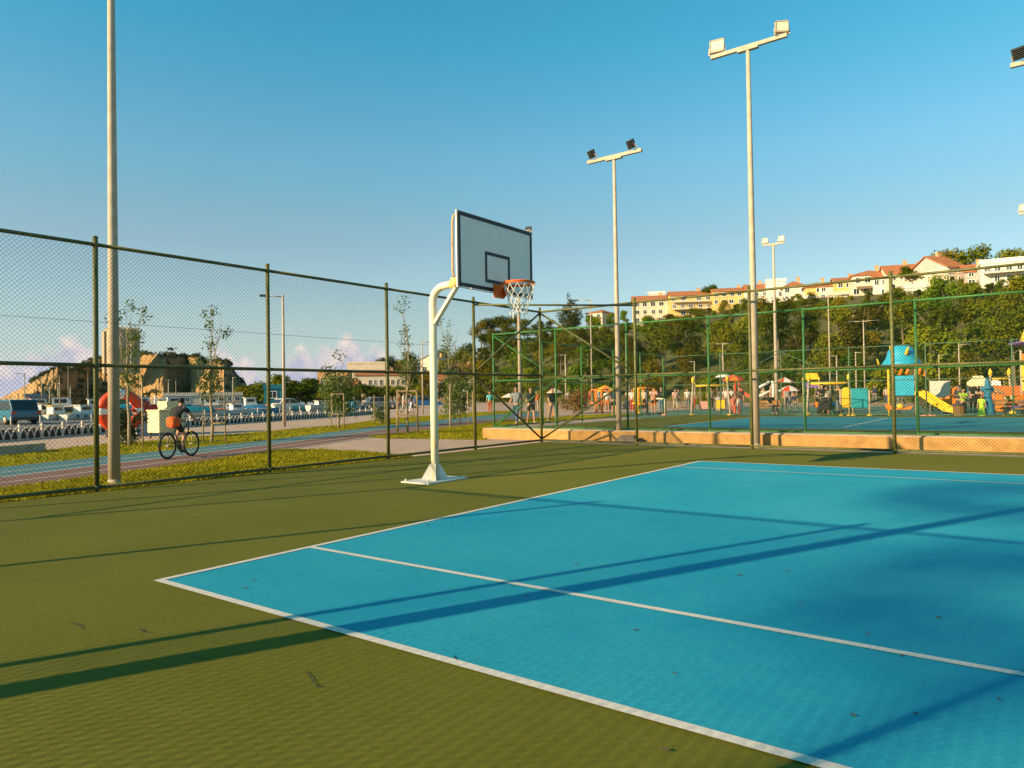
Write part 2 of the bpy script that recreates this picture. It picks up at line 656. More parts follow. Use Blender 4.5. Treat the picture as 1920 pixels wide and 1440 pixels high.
def stripe(a, w):
    for p, q in zip(a, a[1:]):
        d = (q - p)
        d.z = 0
        d.normalize()
        nrm = Vector((-d.y, d.x, 0)) * w / 2
        mb.add([(p - nrm).xy.to_3d() + Vector((0, 0, -0.006)), (q - nrm).xy.to_3d() + Vector((0, 0, -0.006)),
                (q + nrm).xy.to_3d() + Vector((0, 0, -0.006)), (p + nrm).xy.to_3d() + Vector((0, 0, -0.006))], [(0, 1, 2, 3)])


def between(a, b, t):
    return [lerp(p, q, t) for p, q in zip(a, b)]


red_n2 = [red_near[i] for i in (0, 1, 2, 3, 4, 6, 7, 8, 9)]
stripe(blue_red, 0.07)
stripe(between(blue_red, red_n2, 0.55), 0.06)
stripe(red_near, 0.08)
stripe(between(blue_red, blue_far, 0.42), 0.06)
struct(mb.build('track_marking', M_line))
# concrete bench-like kerb beside the lawn
a, b = G(-260, 876), G(88, 846)
mb = MB()
d = (b - a).normalized()
nrm = Vector((-d.y, d.x, 0))
mb.bar(a + nrm * 0.3 + Vector((0, 0, 0.10)), b + nrm * 0.3 + Vector((0, 0, 0.10)), 0.5, 0.26)
o = mb.build('kerb_seat', M_conc)
tag(o, 'low pale concrete kerb slab along the lawn at the far left', 'kerb')

# grass blades
def inside(p, poly):
    c = False
    n = len(poly)
    j = n - 1
    for i in range(n):
        a, b = poly[i], poly[j]
        if (a.y > p[1]) != (b.y > p[1]) and p[0] < (b.x - a.x) * (p[1] - a.y) / (b.y - a.y) + a.x:
            c = not c
        j = i
    return c


def blades(name, poly, n, h):
    xs = [p.x for p in poly]
    ys = [p.y for p in poly]
    mb = MB()
    k = 0
    tries = 0
    while k < n and tries < n * 12:
        tries += 1
        x, y = random.uniform(min(xs), max(xs)), random.uniform(min(ys), max(ys))
        if y < -2 or not inside((x, y), poly):
            continue
        k += 1
        t = random.uniform(0, PI)
        hh_ = h * random.uniform(0.4, 1.2) * (0.6 + 0.8 * noise.noise(Vector((x * 0.8, y * 0.8, 0))) ** 2 * 2)
        w = 0.018
        dx_, dy_ = math.cos(t) * w, math.sin(t) * w
        ox, oy = random.uniform(-0.05, 0.05), random.uniform(-0.05, 0.05)
        mb.add([(x - dx_, y - dy_, -0.014), (x + dx_, y + dy_, -0.014), (x + ox, y + oy, hh_)], [(0, 1, 2)])
    return struct(mb.build(name, M_blade), 'stuff')


blades('grass', near_edge + [Vector((-8.2, 9.4, 0)), Vector((XF - 0.05, 9.0, 0)), Vector((XF - 0.05, -9, 0))], 30000, 0.06)
blades('grass', blue_far + grass_far[::-1], 24000, 0.07)
blades('grass', island, 22000, 0.08)

# pavement road of the quay, a shade greyer, and play floor
sheet('quay_road', [(-40, -80), (-58, -60), (-61, 10), (-62, 26), (-72, 48), (-98, 82), (-60, 66), (-46, 36), (-40, 10)], -0.012, M_asph)
sheet('playground_floor', [(-19, 34.2), (20, 30.5), (26, 60), (-16, 62)], -0.012, M_rubber)

# ================================================================== FENCES
def bay_mesh(w, h, pitch, r, name='mesh', seg=8):
    """one bay of chain link: two families of slanting wires"""
    mb = MB()
    n = int((w + h) / pitch) + 1
    for fam in (1, -1):
        for i in range(n):
            s0 = i * pitch
            # x - fam*z = s
            if fam == 1:
                c = s0 - h
                z0, z1 = max(0, -c), min(h, w - c)
                P = lambda z: Vector((c + z, 0.0015, z))
            else:
                c = s0
                z0, z1 = max(0, c - w), min(h, c)
                P = lambda z: Vector((c - z, -0.0015, z))
            if z1 - z0 < 0.02:
                continue
            k = max(1, int((z1 - z0) * seg / h))
            mb.tube([P(lerp(z0, z1, j / k)) for j in range(k + 1)], r, 3, False, smooth=False)
    me = mb.build(name, M_wire)
    d = me.data
    bpy.data.objects.remove(me)
    return d


def put_mesh(data, name, parent, loc, rz, m=None):
    o = bpy.data.objects.new(name, data)
    C.objects.link(o)
    o.parent = parent
    o.location = loc
    o.rotation_euler = (0, 0, rz)
    if m:
        o.material_slots[0].link = 'OBJECT'
        o.material_slots[0].material = m
    return o


BAY = bay_mesh(3.0, 3.67, 0.066, 0.0020)
BAYN = bay_mesh(3.0, 3.67, 0.066, 0.0028)
BAY2 = bay_mesh(2.42, 3.0, 0.07, 0.0019)
BAY3 = bay_mesh(3.0, 3.0, 0.12, 0.0022)


def fence(name, label, p0, d, n, sp, H, zb, zm, zt, m, data, rp, rr, meshname='wire_mesh', wirem=None, skip_first=False, clamp=True, mid=True, braces=(), tension=None, skip_last=False):
    """run of chain link from p0 along unit vector d: post, rail and wire mesh parts"""
    d = Vector(d).normalized()
    rz = math.atan2(d.y, d.x)
    t = thing(name, label, 'fence', p0, rz, 'green chain link fences')
    for i in range(n + 1):
        if (i == 0 and skip_first) or (i == n and skip_last):
            continue
        mb = MB()
        x = i * sp
        mb.tube([(x, 0, -0.05), (x, 0, H)], rp, 10)
        if clamp:
            for z in (zb, zm, zt):
                mb.tube([(x, 0, z - 0.03), (x, 0, z + 0.03)], rp + 0.006, 10)
            mb.lathe([(rp + 0.003, H - 0.02), (rp + 0.003, H), (rp * 0.6, H + 0.012), (0.002, H + 0.016)], (x, 0, 0), 10)
        mb.build('post', m, t)
    for i in range(n):
        for z in ((zb, zm, zt) if mid else (zb, zt)):
            mb = MB()
            mb.tube([(i * sp + rp, 0, z), ((i + 1) * sp - rp, 0, z)], rr, 8)
            mb.build('rail', m, t)
        if data:
            put_mesh(data, meshname, t, (i * sp, -0.03, zb), 0, wirem)
    for (x0, z0, x1, z1) in braces:
        mb = MB()
        mb.tube([(x0, 0, z0), (x1, 0, z1)], rr * 0.92, 8)
        mb.build('brace', m, t)
    if tension:
        mb = MB()
        mb.tube([(0, 0.03, tension), (n * sp, 0.03, tension)], 0.0028, 4)
        mb.build('tension_wire', M_wire, t)
    return t


ZT, ZM, ZB, HP = 3.73, 1.90, 0.055, 3.85
RP, RR = 0.037, 0.029
fence('chain_link_fence', 'dark green chain link fence between the court and the lawn, behind the hoop', (XF, YN, 0), (0, 1, 0), 6, (YC - YN) / 6, HP, ZB, ZM, ZT, M_fence, BAY, RP, RR,
      braces=((14.98 + 0.05, ZM + 0.06, 17.93, ZT - 0.06), (14.98 + 0.05, ZM - 0.06, 17.93, ZB + 0.06)), tension=2.56)
fence('chain_link_fence', 'olive chain link fence along the court side in front of the sandy wall', (XF, YC, 0), (1, 0, 0), 5, 3.0, HP, ZB, 1.84, ZT, M_fence, BAY, RP, RR, skip_first=True,
      braces=((0.05, ZT - 0.06, 2.95, 1.90), (0.05, ZB + 0.06, 2.95, 1.78)))
mb = MB()
mb.tube([(XF, YC - 3.0, 3.66), (XF + 3.0, YC, 3.66)], 0.025, 8)
o = mb.build('corner_brace_rail', M_fence)
tag(o, 'green horizontal tube tying two fence posts across the court corner', 'fence rail')
fence('chain_link_fence', 'chain link fence on the near side of the court, behind the photographer', (XF, YN, 0), (1, 0, 0), 8, 3.0, HP, ZB, ZM, ZT, M_fence, BAYN, RP, RR, skip_first=True, mid=False)

# second court fences
X2, Y2 = -8.95, 15.62
fence('chain_link_fence', 'bright green chain link fence standing on the low sandy wall', (X2, Y2, 0.28), (1, 0, 0), 8, 2.42, 3.10, 0.05, 1.55, 3.07, M_fence2, BAY2, 0.030, 0.024, wirem=M_wire2,
      braces=((0.04, 3.0, 2.38, 1.62), (0.04, 0.1, 2.38, 1.48)))
fence('chain_link_fence', 'green chain link fence closing the left end of the second court', (X2 - 0.02, Y2 + 0.04, 0.28), (-0.09, 1, 0), 5, 3.3, 3.05, 0.05, 1.55, 3.02, M_fence2, None, 0.028, 0.022,
      braces=((0.04, 0.1, 3.26, 1.48),), skip_first=True)
fence('chain_link_fence', 'pale green chain link fence between the second court and the playground', (-10.4, 32.25, 0.2), (1, -0.035, 0), 10, 3.0, 3.1, 0.06, 1.55, 3.05, M_fence3, BAY3, 0.028, 0.018, wirem=M_wire2, clamp=False,
      braces=((6.05, 3.0, 8.95, 1.6), (5.95, 3.0, 3.05, 1.6), (6.05, 0.1, 8.95, 1.5), (5.95, 0.1, 3.05, 1.5)))

# low wall under the second court's fence
mb = MB()
mb.box((6.5, 15.36, 0.13), (31.0, 0.62, 0.31))
wall = mb.build('retaining_wall', M_wall)
tag(wall, 'low sandy yellow rendered wall behind the court', 'wall')
mb = MB()
mb.box((6.5, 15.40, 0.3), (31.02, 0.56, 0.03))
mb.build('coping', M_conc, wall)
# stone block beside the mid pole
mb = MB()
mb.prism([(-0.34, -0.17), (0.30, -0.2), (0.36, 0.13), (-0.3, 0.2)], 0, 0.13)
mb.prism([(-0.22, -0.12), (0.18, -0.13), (0.22, 0.08), (-0.2, 0.13)], 0.13, 0.21)
p = G(1190, 829)
o = mb.build('stone_block', mat('grey_stone', (0.16, 0.13, 0.11), 0.9, 0.3, 9, 0.5), loc=(p.x, 14.75, -0.005), rz=0.2)
tag(o, 'grey broken stone block lying at the foot of the wall', 'stone')

# ================================================================== BASKETBALL HOOP
HX, HY = -2.475, 5.72
t = thing('basketball_hoop', 'cream basketball hoop with white backboard on the green court', 'basketball hoop', (HX, HY, 0), scale=1.01)
mb = MB()
mb.box((0, 0, 0.012), (0.58, 0.94, 0.022), rz=0.0)
for sx in (-1, 1):
    for sy in (-1, 1):
        mb.lathe([(0.022, 0.023), (0.022, 0.045), (0.012, 0.045), (0.012, 0.06)], (sx * 0.24, sy * 0.41, 0), 6, smooth=False)
M_plate = mat('plate_paint', (0.55, 0.50, 0.42), 0.6, 0.2, 5, col2=(0.66, 0.62, 0.54))
mb.build('base_plate', M_plate, t)
rp_ = 0.061
bx = 1.29
for k in range(4):
    a = PI / 4 + k * PI / 2
    mb = MB()
    M_ = Matrix.Rotation(a, 4, 'Z') @ Matrix.Rotation(PI / 2, 4, 'X')
    mb.prism([(rp_ - 0.005, 0.023), (0.22, 0.023), (0.21, 0.04), (rp_ + 0.015, 0.27), (rp_ - 0.005, 0.27)], -0.006, 0.006, M_)
    mb.build('gusset', M_white, t)
mb = MB()
pts = [(0, 0, 0.02), (0, 0, 1.4), (0, 0, 2.82)] + arc((0.25, 0, 2.82), 0.25, PI, PI / 2 + 0.06, 9, ((1, 0, 0), (0, 0, 1)))[1:] + [(1.25, 0, 3.11)]
mb.tube(pts, [rp_] * 3 + [rp_ * 0.98] * 9 + [rp_ * 0.95], 16)
pole = mb.build('pole', M_cream, t)
mb = MB()
mb.tube([(0, 0, 0.60), (0, 0, 0.605)], rp_ + 0.003, 16)
mb.box((0.05, -rp_ + 0.005, 0.55), (0.02, 0.02, 0.035))
mb.build('weld_band', M_rust, pole)
mb = MB()
mb.bar((rp_ * 0.8, 0, 2.50), (0.50, 0, 3.02), 0.075, 0.045)
mb.build('brace', M_cream, t)
# back frame: upright rod behind the board with arms
mb = MB()
mb.tube([(bx - .05, -.90, 2.98), (bx - .07, -.905, 3.06), (bx - .065, -.905, 3.74), (bx - .05, -.90, 3.84), (bx - .01, -.88, 3.87)], 0.015, 8)
mb.build('back_strut', M_rust, t)
mb = MB()
mb.tube([(.40, 0, 3.075), (.56, 0, 3.08)], rp_ + .008, 14)
mb.box((0.48, 0, 3.15), (0.10, 0.10, 0.05))
mb.build('clamp', mat('yellow_cream', (0.72, 0.50, 0.16), 0.5, 0.2, 8), t)
board = MB()
board.box((bx + 0.012, 0, 3.38), (0.024, 1.78, 1.03))
bo = board.build('backboard', M_board, t)
# steel angle frame round the board
mb = MB()
for (c, d) in (((bx + 0.004, 0, 3.912), (0.02, 1.82, 0.014)), ((bx + 0.004, 0, 2.848), (0.02, 1.82, 0.014)), ((bx + 0.004, 0.903, 3.38), (0.02, 0.014, 1.05)), ((bx + 0.004, -0.903, 3.38), (0.02, 0.014, 1.05))):
    mb.box(c, d)
for y in (-0.55, 0.0, 0.55):
    mb.box((bx - 0.022, y, 3.38), (0.04, 0.04, 1.04))
mb.box((bx - 0.02, 0.93, 3.55), (0.03, 0.06, 0.012))
mb.build('backboard_frame', M_white, bo)
fx = bx + 0.0265
mb = MB()
bw = 0.055
for (c, d) in (((fx, 0, 3.905 - bw / 2), (0.004, 1.796, bw)), ((fx, 0, 2.857 + bw / 2), (0.004, 1.796, bw)), ((fx, 0.898 - bw / 2, 3.381), (0.004, bw, 0.938)), ((fx, -0.898 + bw / 2, 3.381), (0.004, bw, 0.938))):
    mb.box(c, d)
mb.build('border', M_black, bo)
mb = MB()
bw = 0.048
for (c, d) in (((fx, 0, 3.43 - bw / 2), (0.004, 0.60, bw)), ((fx, 0, 2.98 + bw / 2), (0.004, 0.60, bw)), ((fx, 0.30 - bw / 2, 3.205), (0.004, bw, 0.354)), ((fx, -0.30 + bw / 2, 3.205), (0.004, bw, 0.354))):
    mb.box(c, d)
mb.build('target_square', M_black, bo)
# rim
mb = MB()
rx, rz_ = bx + 0.03 + 0.15 + 0.225, 2.945
mb.box((bx + 0.036, 0, 2.875), (0.014, 0.24, 0.20))
Mx = Matrix.Rotation(PI / 2, 4, 'X')
for y in (-0.10, 0.10):
    mb.prism([(bx + 0.043, 2.78), (bx + 0.06, 2.78), (rx - 0.20, 2.915), (rx - 0.20, 2.95), (bx + 0.043, 2.95)], -y - 0.005, -y + 0.005, Mx)
mb.box((bx + 0.12, 0, 2.95), (0.15, 0.21, 0.010))
br = mb.build('rim_bracket', M_rim, t)
mb = MB()
ring = [(rx + 0.225 * math.cos(a), 0.225 * math.sin(a), rz_) for a in [2 * PI * i / 40 for i in range(41)]]
mb.tube(ring, 0.011, 8, False)
ring = [(rx + 0.228 * math.cos(a), 0.228 * math.sin(a), rz_ + 0.02) for a in [2 * PI * i / 40 for i in range(41)]]
mb.tube(ring, 0.012, 8, False)
rim = mb.build('rim', M_rim, t)
mb = MB()
N = 12
lev = [(0.226, 0.0), (0.205, -0.10), (0.175, -0.18), (0.150, -0.25), (0.135, -0.32), (0.125, -0.38), (0.128, -0.44)]
rnd = random.Random(3)
jit = [[(rnd.uniform(-.012, .012), rnd.uniform(-.012, .012), rnd.uniform(-.012, .012)) for j in range(N)] for _ in lev]


def npt(l, j):
    r, z = lev[l]
    a = 2 * PI * ((j % N) + 0.5 * (l % 2)) / N
    q = jit[l][j % N] if l else (0, 0, 0)
    return Vector((rx + r * math.cos(a) + q[0], r * math.sin(a) + q[1], rz_ - 0.005 + z + q[2]))


for l in range(len(lev) - 1):
    for j in range(N):
        for k in ((j, j - 1) if l % 2 == 0 else (j, j + 1)):
            a_, b_ = npt(l, j), npt(l + 1, k)
            mb.tube([a_, (a_ + b_) / 2 + Vector((0, 0, -0.006)), b_], 0.0052, 4, False)
for j in range(0, N, 3):
    a_ = npt(6, j)
    mb.tube([a_, a_ + Vector((0.01, 0.005, -0.05))], 0.005, 4)
mb.build('net', M_cord, rim)

# ================================================================== FLOODLIGHT POLES
def flood_head(mb_frame, mb_glass, c, w, h, yaw, tilt, parent, lens, ms=1.0):
    """one LED floodlight: housing, glass, driver box, bracket"""
    R = Matrix.Rotation(yaw, 3, 'Z') @ Matrix.Rotation(tilt, 3, 'X')
    c = Vector(c)
    hb = MB()
    for (o, d) in (((0, 0.03, h / 2 + .06), (w, 0.05, h)), ((0, -0.005, .06 + h - 0.012), (w, 0.03, 0.024)), ((0, -0.005, .06 + 0.012), (w, 0.03, 0.024)), ((w / 2 - 0.012, -0.005, .06 + h / 2), (0.024, 0.03, h)), ((-w / 2 + 0.012, -0.005, .06 + h / 2), (0.024, 0.03, h))):
        hb.box(c + R @ Vector(o), d, M=R)
    for k in range(6):
        hb.box(c + R @ Vector((0, 0.075, .06 + h * (k + 0.5) / 6)), (w * 0.8, 0.04, 0.012), M=R)
    hd = hb.build('lamp_head', M_dark if lens is M_lensd else M_galv, parent)
    gb = MB()
    gb.box(c + R @ Vector((0, 0.002, .06 + h * 0.56)), (w - 0.05, 0.008, h * 0.72), M=R)
    gb.build('lamp_glass', lens, hd)
    db = MB()
    db.box(c + R @ Vector((0, -0.008, .06 + h * 0.11)), (w * 0.8, 0.03, h * 0.14), M=R)
    for s_ in (-1, 1):
        db.bar(c + R @ Vector((s_ * (w / 2 + 0.015), 0.03, 0.06 + h * 0.45)), c + Vector((s_ * (w / 2 + 0.015) * math.cos(yaw), s_ * (w / 2 + 0.015) * math.sin(yaw), 0.0)), 0.03, 0.008)
    db.bar(c + Vector((-(w / 2 + .02) * math.cos(yaw), -(w / 2 + .02) * math.sin(yaw), 0.004)), c + Vector(((w / 2 + .02) * math.cos(yaw), (w / 2 + .02) * math.sin(yaw), 0.004)), 0.04, 0.008)
    db.build('bracket', M_galv, hd)


def floodpole(label, base, H, r0, r1, halfL, heads, crossrz=0.0, rod=True):
    t = thing('floodlight_pole', label, 'floodlight', base, 0, 'floodlight poles round the courts')
    mb = MB()
    mb.tube([(0, 0, 0.0), (0, 0, H * 0.33), (0, 0, H * 0.66), (0, 0, H)], [r0, lerp(r0, r1, .33), lerp(r0, r1, .66), r1], 16)
    mb.lathe([(r0 * 1.9, 0), (r0 * 1.9, 0.02), (r0 * 1.02, 0.022), (r0 * 1.02, 0.1)], (0, 0, 0), 16)
    mb.build('pole', M_galv, t)
    R = Matrix.Rotation(crossrz, 3, 'Z')
    mb = MB()
    mb.bar(R @ Vector((-halfL, 0, H + 0.05)), R @ Vector((halfL, 0, H + 0.05)), 0.09, 0.09)
    mb.box((0, 0, H - 0.02), (0.5, 0.12, 0.04), rz=crossrz)
    mb.build('crossbar', M_galv, t)
    for (f, yaw, tilt, lens, sc) in heads:
        flood_head(None, None, R @ Vector((f * halfL, 0, H + 0.095)), 0.36 * sc, 0.34 * sc, yaw, tilt, t, lens)
    return t


# pole by the court side, lamps facing the camera's court
floodpole('tall grey floodlight pole at the court side fence with two pale lit square lamps', (-0.19, 14.72, -0.02), 9.78, 0.094, 0.049, 0.93, ((-0.84, 0.15, -0.12, M_lens, 1.0), (0.88, 0.5, -0.1, M_lens, 0.85)))
p = at(1161, 821.5, dist(Vector((-4.35, 15.1, 0))))
floodpole('grey floodlight pole in front of the sandy wall, left of centre of the side fence', (p.x, p.y, -0.02), 8.05, 0.078, 0.045, 0.86, ((-0.74, PI - 0.35, -0.5, M_lensd, 0.66), (0.72, PI - 0.35, -0.5, M_lensd, 0.7)))
p = G(1457, 775.5)
floodpole('distant grey floodlight pole beyond the second court beside the playground', (p.x, p.y, -0.02), 10.25, 0.12, 0.06, 0.62, ((-0.8, 0.2, -0.1, M_lens, 1.0), (0.75, 0.1, -0.1, M_lens, 1.0)))
p = G(976, 790.5)
floodpole('grey floodlight pole on the lawn seen behind the hoop net', (p.x, p.y, -0.02), 9.6, 0.105, 0.055, 0.9, ((-0.72, 0.3, -0.5, M_lensd, 0.9), (0.72, 0.3, -0.5, M_lensd, 0.9)))
p = at(214.5, 908, math.hypot(-6.86 - CAM.x, 2.79 - CAM.y))
floodpole('tall grey pole outside the left fence running out of the top of the picture', (p.x, p.y, -0.02), 9.9, 0.092, 0.047, 0.9, ((-0.84, 0.9, -0.3, M_lens, 1.0), (0.84, 0.9, -0.3, M_lens, 1.0)), crossrz=PI / 2)
p = at(2000, 800, dist(Vector((4.6, 16.3, 0))))
floodpole('floodlight pole right of the picture whose dark lamp pokes in at the top right edge', (p.x, p.y, -0.02), at(1990, 104, dist(p)).z, 0.095, 0.055, 0.80, ((-0.74, PI - 0.35, -0.5, M_lensd, 0.75), (0.7, PI - 0.35, -0.5, M_lensd, 0.75)))
p = at(1968, 775, 39.5)
floodpole('farther floodlight pole whose pale lamp pokes in at the right edge above the hill', (p.x, p.y, -0.02), at(1962, 396, 39.5).z, 0.11, 0.06, 0.9, ((-0.8, 0.1, -0.1, M_lens, 1.0), (0.8, 0.1, -0.1, M_lens, 1.0)))
# near fence: pole behind the photographer, its shadow crosses the court
floodpole('floodlight pole behind the near fence, out of the picture, casting the broad shadow', (0.12, -4.25, -0.02), 9.8, 0.105, 0.055, 0.93, ((-0.84, PI, -0.2, M_lens, 1.0), (0.88, PI, -0.2, M_lens, 1.0)))

# ================================================================== TREES
def crown_mesh(name, blobs, n, leaf, seed, m, up=0.35):
    """leaf-sized faces spread through a set of overlapping ellipsoids"""
    r = random.Random(seed)
    mb = MB()
    tot = sum(b[1][0] * b[1][1] * b[1][2] for b in blobs) ** 0.7
    ws = [(b[1][0] * b[1][1] * b[1][2]) ** 0.7 for b in blobs]
    sw = sum(ws)
    for b, w in zip(blobs, ws):
        c = Vector(b[0])
        for _ in range(int(n * w / sw) + 1):
            d = Vector((r.gauss(0, 1), r.gauss(0, 1), r.gauss(0, 1))).normalized()
            k = r.random() ** 0.4 * r.uniform(0.75, 1.12)
            p = c + Vector((d.x * b[1][0], d.y * b[1][1], d.z * b[1][2])) * k
            nrm = (d + Vector((r.gauss(0, .6), r.gauss(0, .6), r.gauss(up, .6)))).normalized()
            a = nrm.cross(Vector((r.random() - .5, r.random() - .5, r.random() - .5))).normalized()
            q = nrm.cross(a)
            s = leaf * r.uniform(0.55, 1.35)
            mb.add([p - a * s * .5, p + q * s * .32 + nrm * s * .1, p + a * s * .5, p - q * s * .32 + nrm * s * .1], [(0, 1, 2, 3)])
    o = mb.build(name, m)
    d = o.data
    bpy.data.objects.remove(o)
    return d


def trunk_mesh(name, h, r, limbs, seed, m, lean=0.0):
    rr = random.Random(seed)
    mb = MB()
    x = y = 0
    pts = []
    for i in range(6):
        pts.append((x, y, h * i / 5 - 0.2))
        x += rr.uniform(-.04, .04) * h * 0.5 + lean * h / 5
        y += rr.uniform(-.04, .04) * h * 0.5
    mb.tube(pts, [r * lerp(1.15, 0.35, i / 5) for i in range(6)], 8)
    for k in range(limbs):
        t = rr.uniform(0.4, 0.95)
        i = int(t * 5)
        p = Vector(pts[i]).lerp(Vector(pts[min(5, i + 1)]), t * 5 - i)
        a = rr.uniform(0, 2 * PI)
        L = h * rr.uniform(0.25, 0.5)
        q = p + Vector((math.cos(a) * L * .6, math.sin(a) * L * .6, L * .45))
        e = q + Vector((math.cos(a) * L * .35, math.sin(a) * L * .35, L * .4))
        r0 = r * lerp(0.7, 0.3, t)
        mb.tube([p, q, e], [r0, r0 * .6, r0 * .2], 6)
    o = mb.build(name, m)
    d = o.data
    bpy.data.objects.remove(o)
    return d


def blobs_round(h, w, z0, n, seed, flat=0.7):
    r = random.Random(seed)
    out = []
    for i in range(n):
        a = r.uniform(0, 2 * PI)
        t = r.random()
        z = z0 + (h - z0) * (0.12 + 0.76 * t)
        rad_ = w * 0.5 * math.sin(PI * min(1, 0.18 + 0.75 * t)) * r.uniform(0.3, 0.8)
        s = w * r.uniform(0.17, 0.27)
        out.append(((math.cos(a) * rad_, math.sin(a) * rad_, z), (s, s, s * flat)))
    return out


def blobs_cone(h, w, z0, n, seed):
    r = random.Random(seed)
    out = []
    for i in range(n):
        t = i / (n - 1)
        z = lerp(z0, h * 0.95, t)
        R = w * .5 * (1 - t * .85)
        for k in range(3 if t < .6 else 1):
            a = r.uniform(0, 2 * PI)
            out.append(((math.cos(a) * R * .5, math.sin(a) * R * .5, z), (R * .6 + .2, R * .6 + .2, h / n * .8)))
    return out


SHADE_TREES = ((6.0, 3.2, 20.0, -.9, .16, 'tall loose crowned tree behind the photographer shading the right of the court'), (5.4, 8.2, 24.0, -.5, .08, 'taller slim tree behind the photographer, farther from the court'))
HT = []
spec = [(7.5, 6.5, 1.4, 14, .72), (9.0, 7.0, 1.8, 16, .8), (6.0, 6.5, .8, 13, .6), (8.2, 5.2, 1.2, 14, .95), (5.0, 5.5, .5, 11, .6)]
for i, (h, w, z0, n, fl) in enumerate(spec):
    HT.append((crown_mesh('crown', blobs_round(h, w, z0, n, 10 + i, fl), 2600, 0.36, 20 + i, M_leafh), trunk_mesh('trunk', h * .75, .17, 7, 30 + i, M_bark)))
CONE = (crown_mesh('crown', blobs_cone(12, 7.0, 1.5, 9, 5) + blobs_round(11, 6.5, 1.0, 12, 4, 1.0), 4200, 0.42, 6, M_leafd), trunk_mesh('trunk', 10, .2, 5, 7, M_bark))
PINE = (crown_mesh('crown', [((r_.uniform(-3.2, 3.2), r_.uniform(-3.2, 3.2), 7.0 + r_.uniform(-1.0, 1.6)), (1.6, 1.6, .75)) for r_ in [random.Random(k) for k in range(16)]], 2400, .38, 8, M_leafd),
        trunk_mesh('trunk', 7.5, .24, 8, 9, M_bark))


def tree(data, p, rz, sc, name, label, group, crown_m=None):
    t = thing(name, label, 'tree', p, rz, group)
    t.scale = sc if isinstance(sc, tuple) else (sc, sc, sc)
    for d, nm in ((data[0], 'crown'), (data[1], 'trunk')):
        o = bpy.data.objects.new(nm, d)
        C.objects.link(o)
        o.parent = t
        if crown_m and nm == 'crown':
            o.material_slots[0].link = 'OBJECT'
            o.material_slots[0].material = crown_m
    return t


def shade_crown(off, z, seed):
    return crown_mesh('crown', [((off + math.cos(k * 2.4) * 1.3 * ((k * .37) % 1), math.sin(k * 2.4) * 1.3 * ((k * .37) % 1), z - .5 + 1.1 * ((k * .61) % 1)), (.85, .85, .3)) for k in range(9)], 620, .16, seed, M_leafs)


for (gx, gy, z, off, tr, lab) in SHADE_TREES:
    L_ = z / math.tan(SUN_EL)
    tree((shade_crown(off, z, int(z * 9)), trunk_mesh('trunk', z, tr, 0, 92, M_barkp)), (gx + math.cos(SUN_AZ) * L_, gy + math.sin(SUN_AZ) * L_, -.02), 0, 1.0, 'plane_tree', lab, 'trees behind the photographer')

# ------------------------------------------------------------------ hill
RIDGE_Y = [(700, 742), (760, 728), (820, 705), (860, 690), (900, 662), (950, 645), (1050, 622), (1150, 612), (1200, 606), (1300, 592), (1400, 575), (1500, 562), (1600, 555), (1700, 548), (1800, 532), (1900, 525), (2000, 518), (2400, 500)]
RIDGE_D = [(700, 300), (760, 275), (900, 245), (1100, 215), (1300, 190), (1600, 160), (1900, 140), (2400, 130)]
FOOT_D = [(700, 230), (760, 210), (900, 160), (1100, 115), (1300, 98), (1600, 86), (1900, 80), (2400, 75)]


def hill_pt(px, t):
    """t: 0 foot of the hill .. 1 crest .. 1.6 plateau behind"""
    d0, d1 = interp(px, FOOT_D), interp(px, RIDGE_D)
    zr = at(px, interp(px, RIDGE_Y), d1).z
    D = lerp(d0, d1, t)
    q = at(px, 735, D)
    if t <= 1:
        z = zr * (t ** 0.85)
    else:
        z = zr - (t - 1) * 2.0
    z += 0.7 * noise.noise(Vector((q.x * .06, q.y * .06, 0))) * min(1, max(0, t) * 3)
    return Vector((q.x, q.y, max(z, -0.5) if t > 0 else -0.3))


mb = MB()
cols = list(range(690, 2420, 18))
rows = [-0.02, 0.03] + [i / 14 for i in range(1, 15)] + [1.15, 1.4, 1.9]
vs = [hill_pt(px, t) for px in cols for t in rows]
nr = len(rows)
fs = [(i * nr + j, (i + 1) * nr + j, (i + 1) * nr + j + 1, i * nr + j + 1) for i in range(len(cols) - 1) for j in range(nr - 1)]
mb.add(vs, fs, True)
struct(mb.build('hill', M_hill))

rt = random.Random(11)
TREETOP_Y = [(700, 735), (760, 690), (820, 672), (880, 640), (905, 606), (940, 592), (1000, 594), (1050, 600), (1088, 590), (1096, 606), (1150, 600), (1185, 590), (1200, 586), (1260, 576), (1330, 566), (1400, 552), (1500, 542), (1570, 548), (1640, 540), (1700, 530), (1740, 534), (1775, 508), (1850, 500), (1900, 514), (1930, 505), (2400, 490)]
ROWLAB = {0: ('at the foot of the hill behind the playground', 'trees along the foot of the hill'), 1: ('on the lower slope of the hill', 'trees on the lower slope'),
          2: ('on the middle slope of the hill', 'trees on the middle slope'), 3: ('high on the slope just below the houses', 'trees on the upper slope')}
KIND = ['broad green leafy tree', 'tall olive green leafy tree', 'low spreading bushy tree', 'narrow upright leafy tree', 'rounded low shrub-like tree']
ntree = 0
tv = [(0.0, 4.6, 0), (0.13, 4.6, 0), (0.27, 5.0, 1), (0.42, 5.2, 1), (0.57, 5.4, 2), (0.71, 5.4, 2), (0.82, 4.2, 3), (0.91, 3.2, 3)]
